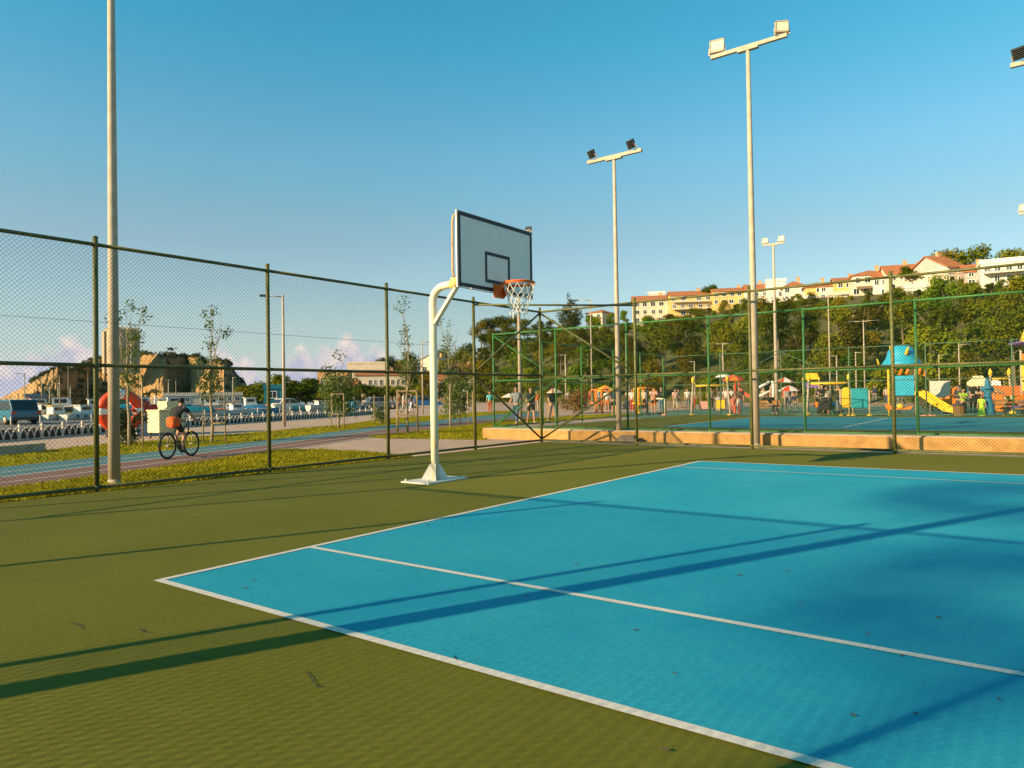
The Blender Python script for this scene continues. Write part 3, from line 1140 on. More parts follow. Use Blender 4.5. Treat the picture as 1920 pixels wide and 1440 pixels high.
for t0, spc, lab in tv:
    px = 775.0 if t0 > 0.1 else 905.0
    while px < 1990:
        t_ = min(0.97, max(0.0, t0 + rt.uniform(-.06, .06)))
        p = hill_pt(px, t_)
        D = dist(p)
        k = rt.choice([0, 0, 1, 1, 2, 3, 4] if lab < 3 else [2, 4, 4, 0, 3])
        sc = rt.uniform(0.75, 1.15) * interp(t_, [(0, 1.0), (.5, .95), (.75, .7), (.86, .42), (1, .3)])
        if 1560 < px < 1640 and 0.5 < t0 < 0.8:
            sc *= 0.55
        h_ok = at(px, interp(px, TREETOP_Y) + rt.choice((0, 4, 8, 13, 20)), D).z - p.z
        sc = max(0.12, min(sc, h_ok / spec[k][0]))
        p.z -= 0.3
        tree(HT[k], p, rt.uniform(0, 6.28), (sc * rt.uniform(.9, 1.15), sc * rt.uniform(.9, 1.15), sc), 'hillside_tree', KIND[k] + ' ' + ROWLAB[lab][0], ROWLAB[lab][1])
        ntree += 1
        px += spc * rt.uniform(0.75, 1.3) / D * FPX
for (px, ty, t_, k, lab) in ((1785, 463, 1.25, 0, 'dark rounded tree behind the gabled house on the skyline'), (1835, 460, 1.3, 1, 'broad dark tree beside the gabled house on the skyline'), (1905, 462, 1.2, 0, 'rounded tree at the right end of the skyline'),
                             (1333, 528, 1.02, 3, 'small green tree standing before the yellow houses on the skyline'), (1715, 493, .98, 4, 'golden green round tree between two hilltop houses'),
                             (940, 590, .9, 0, 'dark tree crowning the left end of the hill'), (905, 600, .92, 1, 'dark rounded tree at the left tip of the hill'), (922, 594, .95, 0, 'broad dark tree just right of the hill tip'), (962, 592, .93, 1, 'tall dark tree among the hilltop trees left of the conical tree'), (1012, 600, .95, 2, 'spreading dark tree behind the corner brace on the hilltop'), (1036, 598, .92, 0, 'dark tree touching the left side of the conical tree'), (1112, 588, .9, 4, 'low tree hiding the foot of the small cream tower house'), (1150, 586, .97, 0, 'dark green tree right of the small cream tower house'), (1285, 566, .99, 4, 'small tree before the long cream apartment house'), (985, 596, .95, 0, 'dark hilltop tree left of the tall conical tree'), (1172, 578, .96, 3, 'grey green tree beside the long cream apartment house')):
    p = hill_pt(px, t_)
    h = (at(px, ty, dist(p)).z - p.z)
    s = h / spec[k][0]
    tree(HT[k], p, px, (s * (1.2 if k < 2 else 1), s * (1.2 if k < 2 else 1), s), 'hilltop_tree', lab, 'trees on the skyline')
p = hill_pt(1069, .93)
h = at(1069, 550, dist(p)).z - p.z
tree(CONE, p, 0.4, (h / 12 * 1.25, h / 12 * 1.25, h / 12), 'conifer_tree', 'tall dark conical tree standing alone on the hilltop', 'conifers')

# ------------------------------------------------------------------ buildings
def wallmat(name, c):
    return mat(name, c, 0.85, 0.12, 0.6)


M_wc = wallmat('wall_cream', (0.64, 0.53, 0.40))
M_wy = wallmat('wall_yellow', (0.62, 0.42, 0.14))
M_ww = wallmat('wall_white', (0.66, 0.60, 0.52))
M_wg = wallmat('wall_grey', (0.30, 0.29, 0.28))
M_wp = wallmat('wall_pink', (0.45, 0.34, 0.30))
M_wo = wallmat('wall_orange', (0.50, 0.29, 0.13))
M_wb = wallmat('wall_brown', (0.20, 0.13, 0.08))


def house(name, label, px0, px1, yt, yb, D, wm, roof='gable', storeys=2, ncol=3, depth=8.0, ang=0.0, roofm=None, rh=None, balcony=False, chimney=True, awn=None, sidem=None, deep=5.0, group=None):
    """house whose front stands D metres off; yt eaves, yb lowest visible wall, in the photo"""
    pm = (px0 + px1) / 2
    b = at(pm, yb, D)
    top = at(pm, yt, D).z
    w = (px1 - px0) / FPX * D * (D / (D * 1.0)) * math.cos(math.atan((pm - 960) / FPX)) ** 0 * 1.0
    w *= math.cos(math.atan((pm - 960) / FPX))
    h = top - b.z
    t = thing(name, label, 'house', b, face(b) + ang, group)
    mb = MB()
    mb.box((0, depth / 2, (h - deep) / 2), (w, depth, h + deep))
    wl_ = mb.build('wall', [wm] , t)
    rm = roofm or M_tile
    rh = rh if rh is not None else min(2.6, w * .18)
    ov = 0.35
    mb = MB()
    if roof == 'gable':      # ridge along the front
        y0, y1, ym = -ov, depth + ov, depth / 2
        for (a, c) in (((y0, h - 0.12), (ym, h + rh)), ((y1, h - 0.12), (ym, h + rh))):
            mb.add([(-w / 2 - ov, a[0], a[1]), (w / 2 + ov, a[0], a[1]), (w / 2 + ov, c[0], c[1]), (-w / 2 - ov, c[0], c[1]),
                    (-w / 2 - ov, a[0], a[1] + .16), (w / 2 + ov, a[0], a[1] + .16), (w / 2 + ov, c[0], c[1] + .16), (-w / 2 - ov, c[0], c[1] + .16)],
                   [(0, 1, 2, 3), (7, 6, 5, 4), (0, 4, 5, 1), (1, 5, 6, 2), (3, 2, 6, 7), (0, 3, 7, 4)])
        for s_ in (-1, 1):
            g = MB()
            g.add([(s_ * (w / 2 - .01), 0, h), (s_ * (w / 2 - .01), depth, h), (s_ * (w / 2 - .01), ym, h + rh - .05), (s_ * (w / 2 - .25), 0, h), (s_ * (w / 2 - .25), depth, h), (s_ * (w / 2 - .25), ym, h + rh - .05)],
                  [(0, 1, 2), (5, 4, 3), (0, 3, 4, 1), (1, 4, 5, 2), (2, 5, 3, 0)])
            g.build('gable', sidem or wm, t)
    elif roof == 'gable_front':
        for s_ in (-1, 1):
            a, c = (s_ * (w / 2 + ov), h - .12), (0, h + rh)
            mb.add([(a[0], -ov, a[1]), (a[0], depth + ov, a[1]), (c[0], depth + ov, c[1]), (c[0], -ov, c[1]), (a[0], -ov, a[1] + .16), (a[0], depth + ov, a[1] + .16), (c[0], depth + ov, c[1] + .16), (c[0], -ov, c[1] + .16)],
                   [(0, 1, 2, 3), (7, 6, 5, 4), (0, 4, 5, 1), (1, 5, 6, 2), (3, 2, 6, 7), (0, 3, 7, 4)])
        for yy in (0.12, depth - .12):
            g = MB()
            g.prism([(-w / 2, h), (w / 2, h), (0, h + rh - .05)], -.1, .1, Matrix.Translation((0, yy, 0)) @ Matrix.Rotation(PI / 2, 4, 'X'))
            g.build('gable', sidem or wm, t)
    elif roof == 'hip':
        rl = max(0.0, w / 2 - depth * .4)
        E_ = [(-w / 2 - ov, -ov, h), (w / 2 + ov, -ov, h), (w / 2 + ov, depth + ov, h), (-w / 2 - ov, depth + ov, h)]
        mb.add(E_ + [(-rl, depth / 2, h + rh), (rl, depth / 2, h + rh)], [(0, 1, 5, 4), (1, 2, 5), (2, 3, 4, 5), (3, 0, 4), (0, 3, 2, 1)])
        mb.box((0, depth / 2, h - 0.08), (w + 2 * ov, depth + 2 * ov, 0.14))
    else:
        mb.box((0, depth / 2, h + .1), (w + .3, depth + .3, .2))
        mb.box((0, 0.0, h + .45), (w + .26, .2, .5))
        mb.box((-w / 2, depth / 2, h + .45), (.2, depth - .2, .5))
        mb.box((w / 2, depth / 2, h + .45), (.2, depth - .2, .5))
    ro = mb.build('roof', rm if roof != 'flat' else wm, t)
    if chimney:
        mb = MB()
        cx = w * .22
        cz = h + (rh if roof != 'flat' else .3)
        mb.box((cx, depth * .5, cz), (.7, .6, 1.5))
        mb.box((cx, depth * .5, cz + .8), (.85, .75, .12))
        mb.build('chimney', M_wo, ro)
    sh = h / storeys
    rr = random.Random(int(px0 * 3 + yt))
    for s_ in range(storeys):
        for c_ in range(ncol):
            if rr.random() < 0.12:
                continue
            x = -w / 2 + w * (c_ + .5) / ncol + rr.uniform(-.2, .2)
            ww, wh = min(1.5, w / ncol * .5) * rr.choice((.8, 1, 1.1)), min(1.6, sh * .5)
            z = s_ * sh + sh * .52
            f = MB()
            for (o, d) in (((x, -.03, z + wh / 2 + .05), (ww + .2, .08, .1)), ((x, -.04, z - wh / 2 - .06), (ww + .34, .14, .12)), ((x - ww / 2 - .05, -.03, z), (.1, .08, wh)), ((x + ww / 2 + .05, -.03, z), (.1, .08, wh)), ((x, -.03, z), (.07, .06, wh))):
                f.box(o, d)
            fr = f.build('window', M_white, t)
            g = MB()
            g.box((x, -.006, z), (ww, .03, wh))
            g.build('pane', M_glass, fr)
    if balcony:
        for s_ in range(1 if storeys < 3 else 2):
            z = sh * (s_ + (0 if storeys < 2 else 1)) + .05
            m_ = MB()
            m_.box((0, -.7, z), (w * .86, 1.4, .16))
            for i in range(int(w * .86 / .5)):
                m_.box((-w * .42 + i * .5, -1.36, z + .5), (.05, .05, .9))
            m_.box((0, -1.36, z + .98), (w * .86, .08, .08))
            m_.build('balcony', M_ww, t)
    if awn:
        m_ = MB()
        z = sh * .95
        m_.add([(-w * .4, -.05, z), (w * .3, -.05, z), (w * .3, -1.9, z - .7), (-w * .4, -1.9, z - .7), (-w * .4, -.05, z + .06), (w * .3, -.05, z + .06), (w * .3, -1.9, z - .64), (-w * .4, -1.9, z - .64)],
               [(0, 1, 2, 3), (7, 6, 5, 4), (0, 4, 5, 1), (1, 5, 6, 2), (2, 6, 7, 3), (3, 7, 4, 0)])
        m_.build('awning', awn, t)
    return t


HG = 'houses along the top of the hill'
house('hilltop_house', 'small cream tower house with grey side on the hill left of the floodlight pole', 1097, 1132, 586, 614, 212, M_wc, 'hip', 2, 2, 9, -0.55, rh=1.2, chimney=False, group=HG)
house('apartment_house', 'long cream three storey apartment house at the left end of the hilltop row', 1188, 1262, 563, 607, 192, M_wc, 'gable', 3, 5, 10, 0.05, rh=1.8, group=HG)
house('hilltop_house', 'cream rooftop block rising behind the long apartment house', 1216, 1247, 551, 570, 204, M_ww, 'flat', 1, 1, 8, 0, chimney=False, group=HG)
house('hilltop_house', 'yellow house with red items on its balcony, right of the long apartment house', 1258, 1335, 553, 594, 186, M_wy, 'gable', 3, 5, 9, 0.1, rh=1.5, balcony=True, group=HG)
house('hilltop_house', 'low yellow house behind the small green skyline tree', 1338, 1408, 545, 572, 184, M_wy, 'gable', 2, 5, 9, 0.1, rh=1.2, group=HG)
house('hilltop_house', 'white house with a bright orange roof just right of the tall floodlight pole', 1400, 1440, 545, 572, 180, M_ww, 'gable', 2, 3, 8, 0.1, rh=2.0, group=HG)
house('hilltop_house', 'plain white flat-roofed block among the hilltop roofs', 1438, 1473, 528, 560, 178, M_ww, 'flat', 2, 2, 8, 0.05, chimney=False, group=HG)
house('hilltop_house', 'white house under a wide orange hipped roof in the middle of the row', 1471, 1512, 537, 566, 174, M_ww, 'hip', 2, 3, 9, 0.1, rh=1.9, group=HG)
house('hilltop_house', 'pale house with a yellow storey below its orange roof', 1512, 1560, 537, 566, 172, M_wy, 'hip', 2, 3, 9, 0.1, rh=1.6, group=HG)
house('hilltop_house', 'yellow house with orange roof left of the brown awning house', 1570, 1612, 527, 558, 166, M_wy, 'gable', 2, 3, 9, 0.15, rh=1.3, group=HG)
house('terrace_house', 'low house with a roof terrace and railing halfway up the wooded slope', 1573, 1642, 598, 628, 132, M_wc, 'flat', 2, 3, 7, 0.1, balcony=True, chimney=False)
house('hilltop_house', 'cream house with a brown awning under a salmon roof', 1602, 1668, 514, 556, 160, M_wc, 'hip', 2, 4, 9, 0.12, rh=1.5, awn=M_wb, group=HG)
house('hilltop_house', 'cream house with steep rust roof left of the golden round tree', 1667, 1722, 512, 545, 156, M_wc, 'gable', 2, 3, 9, 0.2, rh=2.2, group=HG)
house('hilltop_house', 'tall yellow-topped white house right of the golden round tree', 1731, 1778, 502, 552, 150, M_wy, 'flat', 3, 2, 9, 0.15, group=HG)
house('hilltop_house', 'big gabled house with orange roof and pinkish gable wall at the right', 1774, 1812, 500, 530, 146, M_wc, 'gable', 2, 2, 9.5, 0.75, rh=2.6, sidem=M_wp, group=HG)
house('terrace_house', 'white modern house with columns and balcony at the right end of the hill', 1846, 1918, 492, 532, 136, M_ww, 'flat', 2, 4, 8, 0.1, balcony=True, chimney=False, group=HG)
house('hilltop_house', 'small cream house cut by the right edge of the picture', 1914, 1950, 482, 530, 150, M_wc, 'gable', 2, 2, 8, 0.1, group=HG)
for (a_, b_, yt_, yb_, D_, w_, rf_, n_, rh_, lab) in ((1540, 1574, 536, 562, 170, M_ww, 'gable', 3, 1.2, 'narrow white house squeezed between the two yellow storeyed houses'), (1640, 1680, 520, 556, 158, M_ww, 'gable', 3, 1.6, 'white house behind the brown awning house'),
                                           (1700, 1738, 512, 548, 153, M_wc, 'gable', 2, 1.8, 'cream house half hidden by the golden round tree'), (1812, 1850, 508, 534, 142, M_wp, 'gable', 2, 1.6, 'pinkish house between the big gabled house and the modern house'),
                                           (1480, 1530, 560, 578, 168, M_ww, 'flat', 4, .5, 'long low white terrace wall house below the orange hipped roofs'), (1560, 1610, 552, 572, 160, M_wc, 'flat', 4, .5, 'low cream house below the yellow house'), (1690, 1740, 540, 562, 148, M_ww, 'flat', 3, .5, 'low white annex under the golden round tree')):
    house('hilltop_house', lab, a_, b_, yt_, yb_, D_, w_, rf_, 2 if yb_ - yt_ > 24 else 1, n_, 8, .1, rh=rh_, chimney=rf_ != 'flat', group=HG)
# village by the harbour
VG = 'buildings of the harbour village'
house('village_house', 'orange-brown house with a dark balcony left of the bushy tree', 596, 650, 698, 760, 232, M_wo, 'flat', 2, 3, 10, -0.2, chimney=False, balcony=True, group=VG)
house('village_house', 'cream flat-roofed building with dark window band above the harbour', 652, 722, 682, 760, 252, M_wc, 'flat', 2, 5, 12, -0.1, chimney=False, group=VG)
house('restaurant', 'white harbour restaurant with terrace railing and orange roof', 668, 762, 703, 762, 226, M_wc, 'gable', 2, 9, 10, 0.0, rh=1.6, balcony=True, group=VG)
house('village_house', 'cream house with a grey side wall right behind the hoop post', 786, 824, 675, 745, 240, M_wc, 'gable_front', 2, 2, 12, -0.5, rh=1.6, sidem=M_wc, roofm=M_wg, group=VG)
house('village_house', 'low house under a long rusty orange roof below the hill tip', 842, 890, 704, 750, 190, M_wp, 'gable', 1, 4, 9, -0.1, rh=3.0, group=VG)
house('terrace_house', 'dark timber terrace house tucked in the trees at the hill tip', 852, 915, 672, 712, 215, M_wb, 'gable', 2, 4, 8, -0.1, rh=1.2, roofm=M_wg, group=VG)
house('village_house', 'small ochre house between the bushy tree and the restaurant', 640, 668, 722, 762, 205, M_wo, 'gable', 2, 2, 8, -.2, rh=1.4, group=VG)
house('restaurant', 'open fronted restaurant with dark windows under the white one', 690, 770, 733, 762, 200, M_wb, 'flat', 1, 7, 6, .0, chimney=False, group=VG)
house('village_house', 'tan house high behind the hoop post shoulder', 745, 782, 692, 740, 262, M_wc, 'gable', 2, 2, 8, .1, rh=1.6, group=VG)
house('village_house', 'pink tiled house right of the hoop post', 822, 850, 712, 752, 175, M_wo, 'gable', 2, 2, 8, .2, rh=1.5, group=VG)
house('harbour_kiosk', 'dark flat-roofed kiosk behind the white saloon car', 496, 530, 729, 752, 118, M_teal, 'flat', 1, 1, 6, 0.0, chimney=False, deep=2.0, group=VG)
house('boat_house', 'low pale boat house at the foot of the cliff on the far left', 52, 84, 744, 757, 190, M_wg, 'flat', 1, 3, 6, 0.0, chimney=False, deep=2, group=VG)
house('harbour_cafe', 'long low harbour cafe with pale roof below the cliff', 315, 450, 742, 756, 160, M_wc, 'flat', 1, 9, 6, 0.0, chimney=False, deep=2, group=VG)
house('village_house', 'small dark red roofed shed beyond the lawn walkers', 1004, 1062, 702, 735, 150, M_wo, 'gable', 1, 3, 6, 0.0, rh=1.5, chimney=False, group=VG)

# ------------------------------------------------------------------ cliff and tower
M_rock = mat('cliff_rock', (0.25, 0.155, 0.07), 0.95, 0.35, 0.16, 1.0, coord='World', bscale=0.35, col2=(0.40, 0.235, 0.085), detail=8)
M_scrub = mat('scrub', (0.075, 0.085, 0.03), 0.95, 0.4, 0.3, coord='World')
CT = [(-60, 760), (0, 748), (40, 728), (75, 706), (108, 689), (130, 694), (150, 688), (185, 672), (215, 669), (260, 664), (300, 664), (340, 668), (372, 668), (388, 680), (402, 677), (430, 677), (438, 700), (452, 716), (480, 733), (515, 748), (540, 756)]
# depth of the cliff foot: closer = smaller
CD = [(-60, 420), (0, 400), (55, 372), (62, 350), (110, 356), (165, 388), (172, 392), (185, 380), (215, 378), (262, 372), (300, 352), (308, 350), (318, 372), (352, 384), (360, 368), (395, 342), (420, 336), (428, 350), (445, 352), (470, 345), (540, 360)]


def cliff_pt(px, s):
    """s 0 foot .. 1 crest .. 2 behind"""
    D0 = interp(px, CD)
    y = interp(px, CT)
    H = max(0.0, at(px, y, 372).z) * 1.0
    q0 = at(px, 735, D0)
    n1 = noise.fractal(Vector((q0.x * .03, q0.y * .03, s * 1.2)), 0.9, 2.1, 5) * 6
    n1 += abs(noise.noise(Vector((px * .11, s * 2.5, 3)))) * 3
    D = D0 + s * 26 - (0 if s in (0,) else n1 * (1 if s < 1 else .4))
    if s > 1:
        D = D0 + 26 + (s - 1) * 60
    Hs = H * (min(1, s) ** 0.75)
    z = Hs * (1 if s <= 1 else 1 - (s - 1) * .5) - 1.0 * (1 - min(1, s))
    q = at(px, 735, D)
    z *= D / 372 if s <= 1 else 1
    return Vector((q.x, q.y, z + (noise.noise(Vector((px * .2, s * 6, 9))) * 1.0 if 0 < s else 0)))


mb = MB()
cols = [-60 + 3.0 * i for i in range(201)]
rows = [0, .08, .16, .24, .32, .4, .48, .56, .64, .72, .8, .87, .94, 1.0, 1.2, 1.6, 2.0]
vs = [cliff_pt(px, s) for px in cols for s in rows]
nr = len(rows)
fs = [(i * nr + j, (i + 1) * nr + j, (i + 1) * nr + j + 1, i * nr + j + 1) for i in range(len(cols) - 1) for j in range(nr - 1)]
mb.add(vs, fs, False)
struct(mb.build('cliff', M_rock))
# shrubs on and under the cliff as one mass
rc = random.Random(4)
mb = MB()
for k in range(430):
    px = rc.uniform(60, 520)
    s = rc.choice([1.0, 1.0, 1.05, rc.uniform(0, .35), rc.uniform(0, .35), rc.uniform(.3, 1)])
    if 265 < px < 312 and .2 < s < .9:
        continue
    if px < 60 + 0 and s < .5:
        continue
    p = cliff_pt(px, s)
    R = rc.uniform(.8, 2.2)
    for _ in range(46):
        d = Vector((rc.gauss(0, 1), rc.gauss(0, 1), rc.gauss(0.2, .7))).normalized() * R * rc.uniform(.5, 1)
        q = p + d
        a = Vector((rc.gauss(0, 1), rc.gauss(0, 1), rc.gauss(0, 1))).normalized()
        b = a.cross(Vector((rc.gauss(0, 1), rc.gauss(0, 1), rc.gauss(0, 1)))).normalized()
        mb.add([q - a * .45, q + b * .35, q + a * .45, q - b * .35], [(0, 1, 2, 3)])
struct(mb.build('cliff_scrub', M_scrub), 'stuff')

# castle tower
p = at(227, 668, 372)
t = thing('stone_tower', 'square battlemented stone castle tower on top of the cliff', 'tower', (p.x, p.y, p.z - 2), face(p) + 0.62)
Hh = at(227, 619, 372).z - p.z + 2
M_stone = mat('castle_stone', (0.40, 0.30, 0.19), 0.95, 0.25, 0.5, 0.6, col2=(0.50, 0.39, 0.25), detail=7, bscale=1.2)
mb = MB()
w2 = 4.7
mb.box((0, 0, (Hh - 6) / 2), (2 * w2, 2 * w2, Hh + 6))
for s_ in (-1, 1):
    for q_ in (-1, 1):
        mb.box((s_ * w2, q_ * w2, (Hh - 6) / 2 - .3), (1.6, 1.6, Hh + 5.4))
mb.build('wall', M_stone, t)
for i in range(8):
    for k_, (x, y) in enumerate(((-w2 + .55 + i * 1.19, -w2 + .3), (-w2 + .55 + i * 1.19, w2 - .3), (-w2 + .3, -w2 + .55 + i * 1.19), (w2 - .3, -w2 + .55 + i * 1.19))):
        if k_ > 1 and i in (0, 7):
            continue
        mb = MB()
        mb.box((x, y, Hh + .45), (.7, .6, .9))
        mb.build('merlon', M_stone, t)
mb = MB()
mb.box((0, -w2 - .02, Hh * .6), (.7, .1, 1.6))
mb.box((-w2 - .02, 0, Hh * .6), (.1, .7, 1.6))
mb.build('window', M_glass, t)
# trees by the cliff and village
for i, (px, ty, D, data, sx, lab) in enumerate(((322, 651, 380, PINE, 1.0, 'dark pine tree on top of the cliff right of the castle tower'), (350, 664, 378, HT[0], 1.7, 'dark bushy tree on the cliff top beside the pine'), (368, 662, 374, HT[2], 1.4, 'bushy tree at the right end of the cliff top'), (338, 664, 384, HT[1], 1.2, 'dark tree behind the cliff edge next to the pine'))):
    b = cliff_pt(px, 1.0)
    h = at(px, ty, dist(b)).z - b.z + 1
    hh_ = {id(PINE): 9.0, id(HT[0]): 7.5, id(HT[2]): 6.0, id(HT[1]): 9.0}[id(data)]
    s = h / hh_
    tree(data, b - Vector((0, 0, 1)), px, (s * sx, s * sx, s), 'cliff_tree', lab, 'trees on the cliff', M_leafd)
VT = [(470, 716, 190, 4), (490, 722, 180, 4), (520, 700, 150, 2), (545, 716, 165, 2), (575, 707, 155, 2), (598, 716, 150, 4), (622, 724, 165, 2), (455, 728, 210, 4), (770, 660, 225, 1), (800, 690, 150, 3), (745, 700, 235, 0), (728, 668, 260, 1), (700, 738, 200, 4), (830, 655, 250, 1), (848, 680, 150, 0), (862, 700, 120, 3), (880, 640, 225, 0), (815, 715, 130, 0), (760, 735, 170, 2),
      (507, 712, 160, 4), (534, 708, 158, 4), (560, 712, 150, 4), (588, 708, 160, 2), (610, 730, 140, 4), (640, 715, 175, 4), (692, 716, 160, 4), (668, 722, 165, 2), (735, 718, 165, 4), (780, 715, 165, 4), (720, 668, 280, 0), (752, 672, 270, 2)]
VL = ['rounded green tree left of the harbour kiosk', 'low bush tree beside the yellow rock stub', 'green tree rising above the dark kiosk', 'round dark tree right of the white car', 'tallest dark rounded tree left of the village houses', 'dense dark tree before the orange-brown house', 'low spreading tree under the orange-brown house', 'low tree at the cliff foot', 'tall tree above the harbour restaurant', 'narrow green tree just left of the hoop post', 'green tree beside the restaurant roof', 'tree on the ridge behind the cream flat-roofed building', 'low tree under the restaurant terrace', 'tall tree on the slope right of the hoop post', 'green tree right of the hoop post above the lawn', 'narrow tree in front of the rusty roofed house', 'dark tree above the timber terrace house', 'bushy green tree low behind the hoop post', 'low spreading tree by the harbour wall',
      'dark bush tree left of the slim street lamp', 'dark tree right behind the slim street lamp', 'dark round tree behind the rear of the white car', 'wide dark tree filling the gap right of the white car', 'low dark tree below the wide one', 'green tree just right of the full green sapling', 'shrubby tree under the restaurant balcony', 'spreading tree left under the restaurant', 'shrubby tree left of the third fence post', 'shrubby tree behind the timber tree frame', 'tree on the village ridge behind the flat roof', 'low tree on the village ridge by the gabled house']
for (px, ty, D, k), lab in zip(VT, VL):
    b = at(px, 740, D)
    b.z = 0
    if D > 215:
        b.z = 3
    h = at(px, ty, D).z - b.z
    s = h / spec[k][0]
    sx = (s if s < 1.3 else (s + 1.2) / 2) * (1.35 if k in (2, 4) else 1.0)
    tree(HT[k], b, px * .7, (sx * 1.1, sx * 1.1, s), 'village_tree', lab, 'trees round the harbour village', M_leafd if k in (0, 1) else None)

# ================================================================== SAPLINGS AND SUPPORTS
def sapling(label, px, py, top, seed, leaves, whips=5, sparse=1.0, bushy=False, lean=0.0):
    """young tree: thin stem, upright whippy shoots, a few leaf tufts"""
    r = random.Random(seed)
    b = G(px, py)
    D = dist(b)
    H = at(px, top, D).z
    t = thing('young_tree', label, 'tree', (b.x, b.y, -0.02), 0, 'young trees along the running track')
    mb = MB()
    stem = [(0, 0, 0)]
    x = y = 0
    for i in range(1, 9):
        x += r.uniform(-.02, .02) * H + lean * H / 8
        y += r.uniform(-.02, .02) * H
        stem.append((x * .6, y * .6, H * .78 * i / 8))
    mb.tube(stem, [lerp(.055, .014, i / 8) for i in range(9)], 7)
    tips = [Vector(stem[-1])]
    for k in range(whips):
        i = r.randint(3, 7)
        p = Vector(stem[i])
        a = r.uniform(0, 2 * PI)
        L = H * r.uniform(.22, .42)
        o = r.uniform(.15, .34)
        q = p + Vector((math.cos(a) * L * o, math.sin(a) * L * o, L * .55))
        e = p + Vector((math.cos(a) * L * o * 1.3, math.sin(a) * L * o * 1.3, L))
        if e.z > H:
            e.z = H
        mb.tube([p, q, e], [.016, .010, .004], 5)
        tips += [q, e, p.lerp(q, .6)]
        for _ in range(2):
            a2 = r.uniform(0, 2 * PI)
            m_ = p.lerp(e, r.uniform(.3, .8))
            e2 = m_ + Vector((math.cos(a2) * .3, math.sin(a2) * .3, r.uniform(.3, .6)))
            mb.tube([m_, e2], [.007, .003], 4)
            tips.append(e2)
    mb.build('trunk', M_barkp, t)
    bl = []
    for i in range(leaves):
        p = r.choice(tips)
        s = r.uniform(.10, .24) * sparse
        bl.append((p + Vector((r.uniform(-.12, .12), r.uniform(-.12, .12), r.uniform(-.1, .1))), (s, s, s * 1.2)))
    for f in ((.42, .5) if not bushy else (.3, .4, .5, .6, .7)):
        for _ in range(4 if not bushy else 7):
            s = (.32 if not bushy else .55) * r.uniform(.7, 1.2)
            a = r.uniform(0, 6.28)
            q = (.25 if not bushy else .8)
            bl.append((Vector((math.cos(a) * q * r.random(), math.sin(a) * q * r.random(), H * f + r.uniform(-.2, .2))), (s, s, s)))
    d = crown_mesh('crown', bl, 900 if not bushy else 2600, .085 if not bushy else .12, seed + 50, M_leafs)
    o = bpy.data.objects.new('crown', d)
    C.objects.link(o)
    o.parent = t
    return t


def supports(label, px, py, offs, h, bars=True, m=M_stake):
    b = G(px, py)
    D = dist(b)
    t = thing('tree_support', label, 'tree stakes', (b.x, b.y, -0.02), face(b), 'timber frames holding the young trees')
    for (x, y) in offs:
        mb = MB()
        mb.tube([(x, y, 0), (x * .96, y * .96, h)], .026, 6)
        mb.build('stake', m, t)
    if bars:
        for z in (h * .97, h * .42):
            for i in range(len(offs) - 1):
                mb = MB()
                mb.bar((offs[i][0] * .98, offs[i][1] * .98 - .02, z), (offs[i + 1][0] * .98, offs[i + 1][1] * .98 - .02, z), .03, .06)
                mb.build('crossbar', m, t)
    return t


sapling('whippy young tree with leaf tufts beside the tall pole at the far left', 243, 836, 548, 3, 26, 7, 1.25)
sapling('bushy-stemmed young tree with one leafy shoot, right of the cyclist', 397, 828, 583, 8, 20, 6, 1.15)
sapling('full green young tree on the far lawn before the orange-brown house', 635, 803, 668, 12, 10, 6, 1.2, bushy=True)
sapling('tall thin young tree in a timber frame left of the hoop post', 764, 813, 566, 15, 26, 7, 1.2)
sapling('thin young tree with a double leafy top just right of the hoop post', 845, 800, 588, 21, 22, 6, 1.3)
sapling('short young tree with dense low leaves right of the hoop post', 862, 793, 690, 29, 12, 4, 1.2, bushy=True)
sapling('stunted young bush tied between thin stakes left of the third fence post', 713, 795, 762, 33, 8, 3, .8)
supports('two dark slim stakes by the whippy tree at the far left', 245, 838, ((-.4, -.1), (.32, -.2)), 1.95, False)
supports('slim stakes and crossbar beside the tree right of the cyclist', 400, 829, ((-.3, 0), (.36, -.15)), 1.5)
supports('thin stakes with bar round the full green young tree', 634, 804, ((-.28, -.1), (.26, -.15)), 1.6)
supports('pale timber frame of four stakes round the tall thin young tree', 766, 813, ((-.42, -.2), (.32, -.25), (.36, .4), (-.38, .4)), 1.65)
supports('slim stakes beside the young tree right of the hoop post', 858, 797, ((-.35, -.1), (.5, -.15), (.75, .2)), 1.6, False)
supports('thin stakes round the stunted young bush', 715, 796, ((-.35, 0), (.2, 0), (.42, .1)), 1.5, False)

# ================================================================== STREET LAMPS
def lamp(label, px, py, top, arm=-1, b=None, double=False, r=.05):
    b = b or G(px, py)
    D = dist(b)
    H = at(px, top, D).z - b.z
    t = thing('street_lamp', label, 'street lamp', (b.x, b.y, b.z), face(b), 'slim street lamps')
    mb = MB()
    k = max(1, D / 45)
    mb.tube([(0, 0, 0), (0, 0, H)], [r * 1.15 * k ** .5, r * .7 * k ** .5], 8)
    mb.build('pole', M_galv, t)
    for s_ in ((arm, -arm) if double else (arm,)):
        mb = MB()
        L = H * .11
        mb.tube([(0, 0, H * .985), (s_ * L, 0, H * .99)], .03 * k ** .5, 6)
        mb.build('arm', M_galv, t)
        mb = MB()
        mb.box((s_ * L * 1.25, 0, H * .99), (L * .55, .22, .09))
        mb.build('lamp_head', M_dark, t)
    return t


